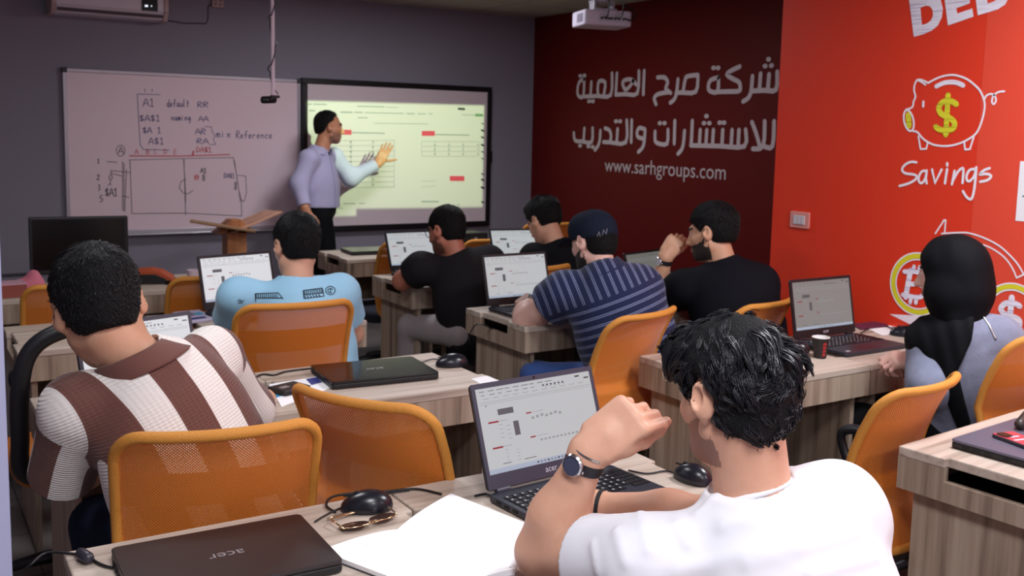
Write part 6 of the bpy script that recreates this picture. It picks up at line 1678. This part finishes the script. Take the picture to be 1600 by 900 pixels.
# capped man: cap, watch
I = INFO['cap']; H, B, c = I['H'], I['B'], I['c']
pr = [el(H(0, -.014, .040), (.089, .108, .094), B, .02), el(H(0, .045, .06), (.07, .055, .065), B, .04)]
def capcut(P, d):
    q = (P - c) @ B.T
    return np.maximum(d, (.012 + .10 * (q[:, 1] + .02) - q[:, 2]) * .95)
v, f = mesh_sdf(pr, .0045, capcut)
cap = np_mesh('cap', v, f, M_CAP, I['org'], I['root'])
Bt = B.copy(); an = math.radians(-14); Bt[1] = math.cos(an) * B[1] + math.sin(an) * B[2]; Bt[2] = np.cross(B[0], Bt[1])
v, f = mesh_sdf([el(H(0, .115, .024), (.078, .078, .0085), Bt, .01)], .004, lambda P, d: np.maximum(d, .06 - ((P - c) @ B.T)[:, 1])); np_mesh('cap_brim', v, f, M_CAP, I['org'], cap)
MB().lathe([(.007, 0), (.006, .004), (.001, .006)], 12, c=H(0, -.014, .1335) - I['org'], R=B.T).build('cap_button', M_CAP, cap, smooth=True)
g = MB()
info2 = dict(Q=pr, post=capcut, org=I['org'], shirt=cap)
strokes(info2, 'cap_lettering', mat('cap_thread', lin(150, 152, 164), .8), [[(932, 372), (936, 362), (938, 370)], [(941, 369), (943, 359), (947, 366), (949, 357)], [(931, 377), (948, 371)]], .0013)
ax = unit(at(828, 474, 3.64) - at(816, 500, 3.46)); watch(I, at(828, 474, 3.64) - ax * .02, ax, .0325, V(-.2, -.6, .8), mat('brown_strap', lin(70, 54, 50), .5), M_DIAL)
# forehead man: watch
I = INFO['fore']; wl, e_ = at(1040, 402, 3.40), at(1022, 476, 3.46); ax = unit(wl - e_); watch(I, wl - ax * .02, ax, .033, V(-.8, -.1, .2), M_STRAP, mat('pale_dial', lin(190, 190, 196), .3))
# charcoal man: glasses
I = INFO['charcoal']; H, B = I['H'], I['B']; org = I['org']
gl = MB()
for s in (-1, 1):
    gl.tube([H(s * .032 + .024 * math.cos(a_), .106 - .012 * abs(math.cos(a_)) * (1 if math.cos(a_) * s > 0 else 0), .002 + .017 * math.sin(a_)) - org for a_ in np.linspace(0, 6.283, 21)[:-1]], .0018, 6, closed=True)
    gl.tube([H(s * .056, .096, .010) - org, H(s * .073, .06, .012) - org, H(s * .081, .0, .014) - org, H(s * .080, -.018, .004) - org], .002, 6)
gl.tube([H(-.009, .110, .006) - org, H(.009, .110, .006) - org], .0016, 6)
gl.build('glasses', M_BLACK, I['root'], smooth=True)

# woman: headscarf, strap, bracelet
I = INFO['woman']; H, B, c, org, T, nb = I['H'], I['B'], I['c'], I['org'], I['T'], I['nb']
pr = [el(H(0, -.016, .034), (.088, .110, .100), B, .03), el(H(0, -.045, -.035), (.092, .085, .098), B, .05), rc(H(0, .0, -.07), nb + T[2] * .015, .075, .082, .05), el(H(0, -.080, -.085), (.078, .050, .055), B, .05), rc(H(-.05, .01, -.08), H(.05, .01, -.08), .06, .06, .04),
      el(H(0, .118, -.018), (.057, .072, .080), B, .012, True)]
def foldh(P, d):
    x = (P - nb) @ T.T
    return d + .003 * wavy(x * V(1, 1, .35), 60, 77, 4)
v, f = mesh_sdf(pr, .0045, foldh)
hj = np_mesh('headscarf', v, f, M_HIJAB, org, I['root'])
Qs = I['Q'][:5]
def panel(P, d):                                         # the hanging end of the scarf lies over the left half of her back
    x = (P - nb) @ T.T
    r_ = np.interp(x[:, 2], [-.5, -.3, -.12, -.03, .03], [-.035, -.022, -.030, .03, .05]) - .0; l_ = np.interp(x[:, 2], [-.5, -.32, -.20, -.14, -.08, 0], [-.05, -.065, -.085, -.13, -.21, -.22])
    reg = np.maximum(np.maximum(x[:, 0] - r_, l_ - x[:, 0]), np.maximum(-.40 - x[:, 2], x[:, 2] - .05))
    d = d - .020 + .002 * np.sin(x[:, 0] * 120 + 6 * x[:, 2]) + .002 * wavy(P, 40, 5, 3)
    h_ = np.clip(.5 - .5 * (d - reg) / .008, 0, 1); return d * (1 - h_) + reg * h_ + .008 * h_ * (1 - h_)
v, f = mesh_sdf(Qs, .005, panel)
np_mesh('scarf_end', v, f, M_HIJAB, org, hj)
strokes(I, 'bag_chain', mat('chain_metal', lin(196, 192, 190), .3, metal=.8), [[(1512, 470), (1530, 486), (1545, 507), (1556, 530)]], .0032)
ax = unit(at(1440, 568, 2.06) - at(1452, 602, 1.96)); 
for k in range(2): band(I, at(1440, 568, 2.06) - ax * (.006 + .008 * k), ax, .030, .005, mat('pearl_beads', lin(214, 222, 224), .3), 'bracelet', .004)

# instructor: shirt placket, microphone, belt
I = INFO['instr']
strokes(I, 'shirt_placket', mat('placket_shade', lin(150, 146, 186), .85), [[(513, 232), (516, 250), (521, 275), (524, 300), (523, 322)]], .0022)
p = surf(I, 514, 237, .008)
if p is not None:
    o = MB().tube([p - I['org'], p - I['org'] + V(.004, -.004, -.022)], [.008, .006], 10).build('clip_microphone', M_BLACK, I['shirt'], smooth=True)
# the spare chair under the nearest man
c = copy_tree(CH[0]); c.location = (1.17, .78, 0); c.rotation_euler = (0, 0, math.radians(4)); tag(c, 'orange mesh chair under the man in the white T-shirt', 'chair', 'orange mesh office chairs')
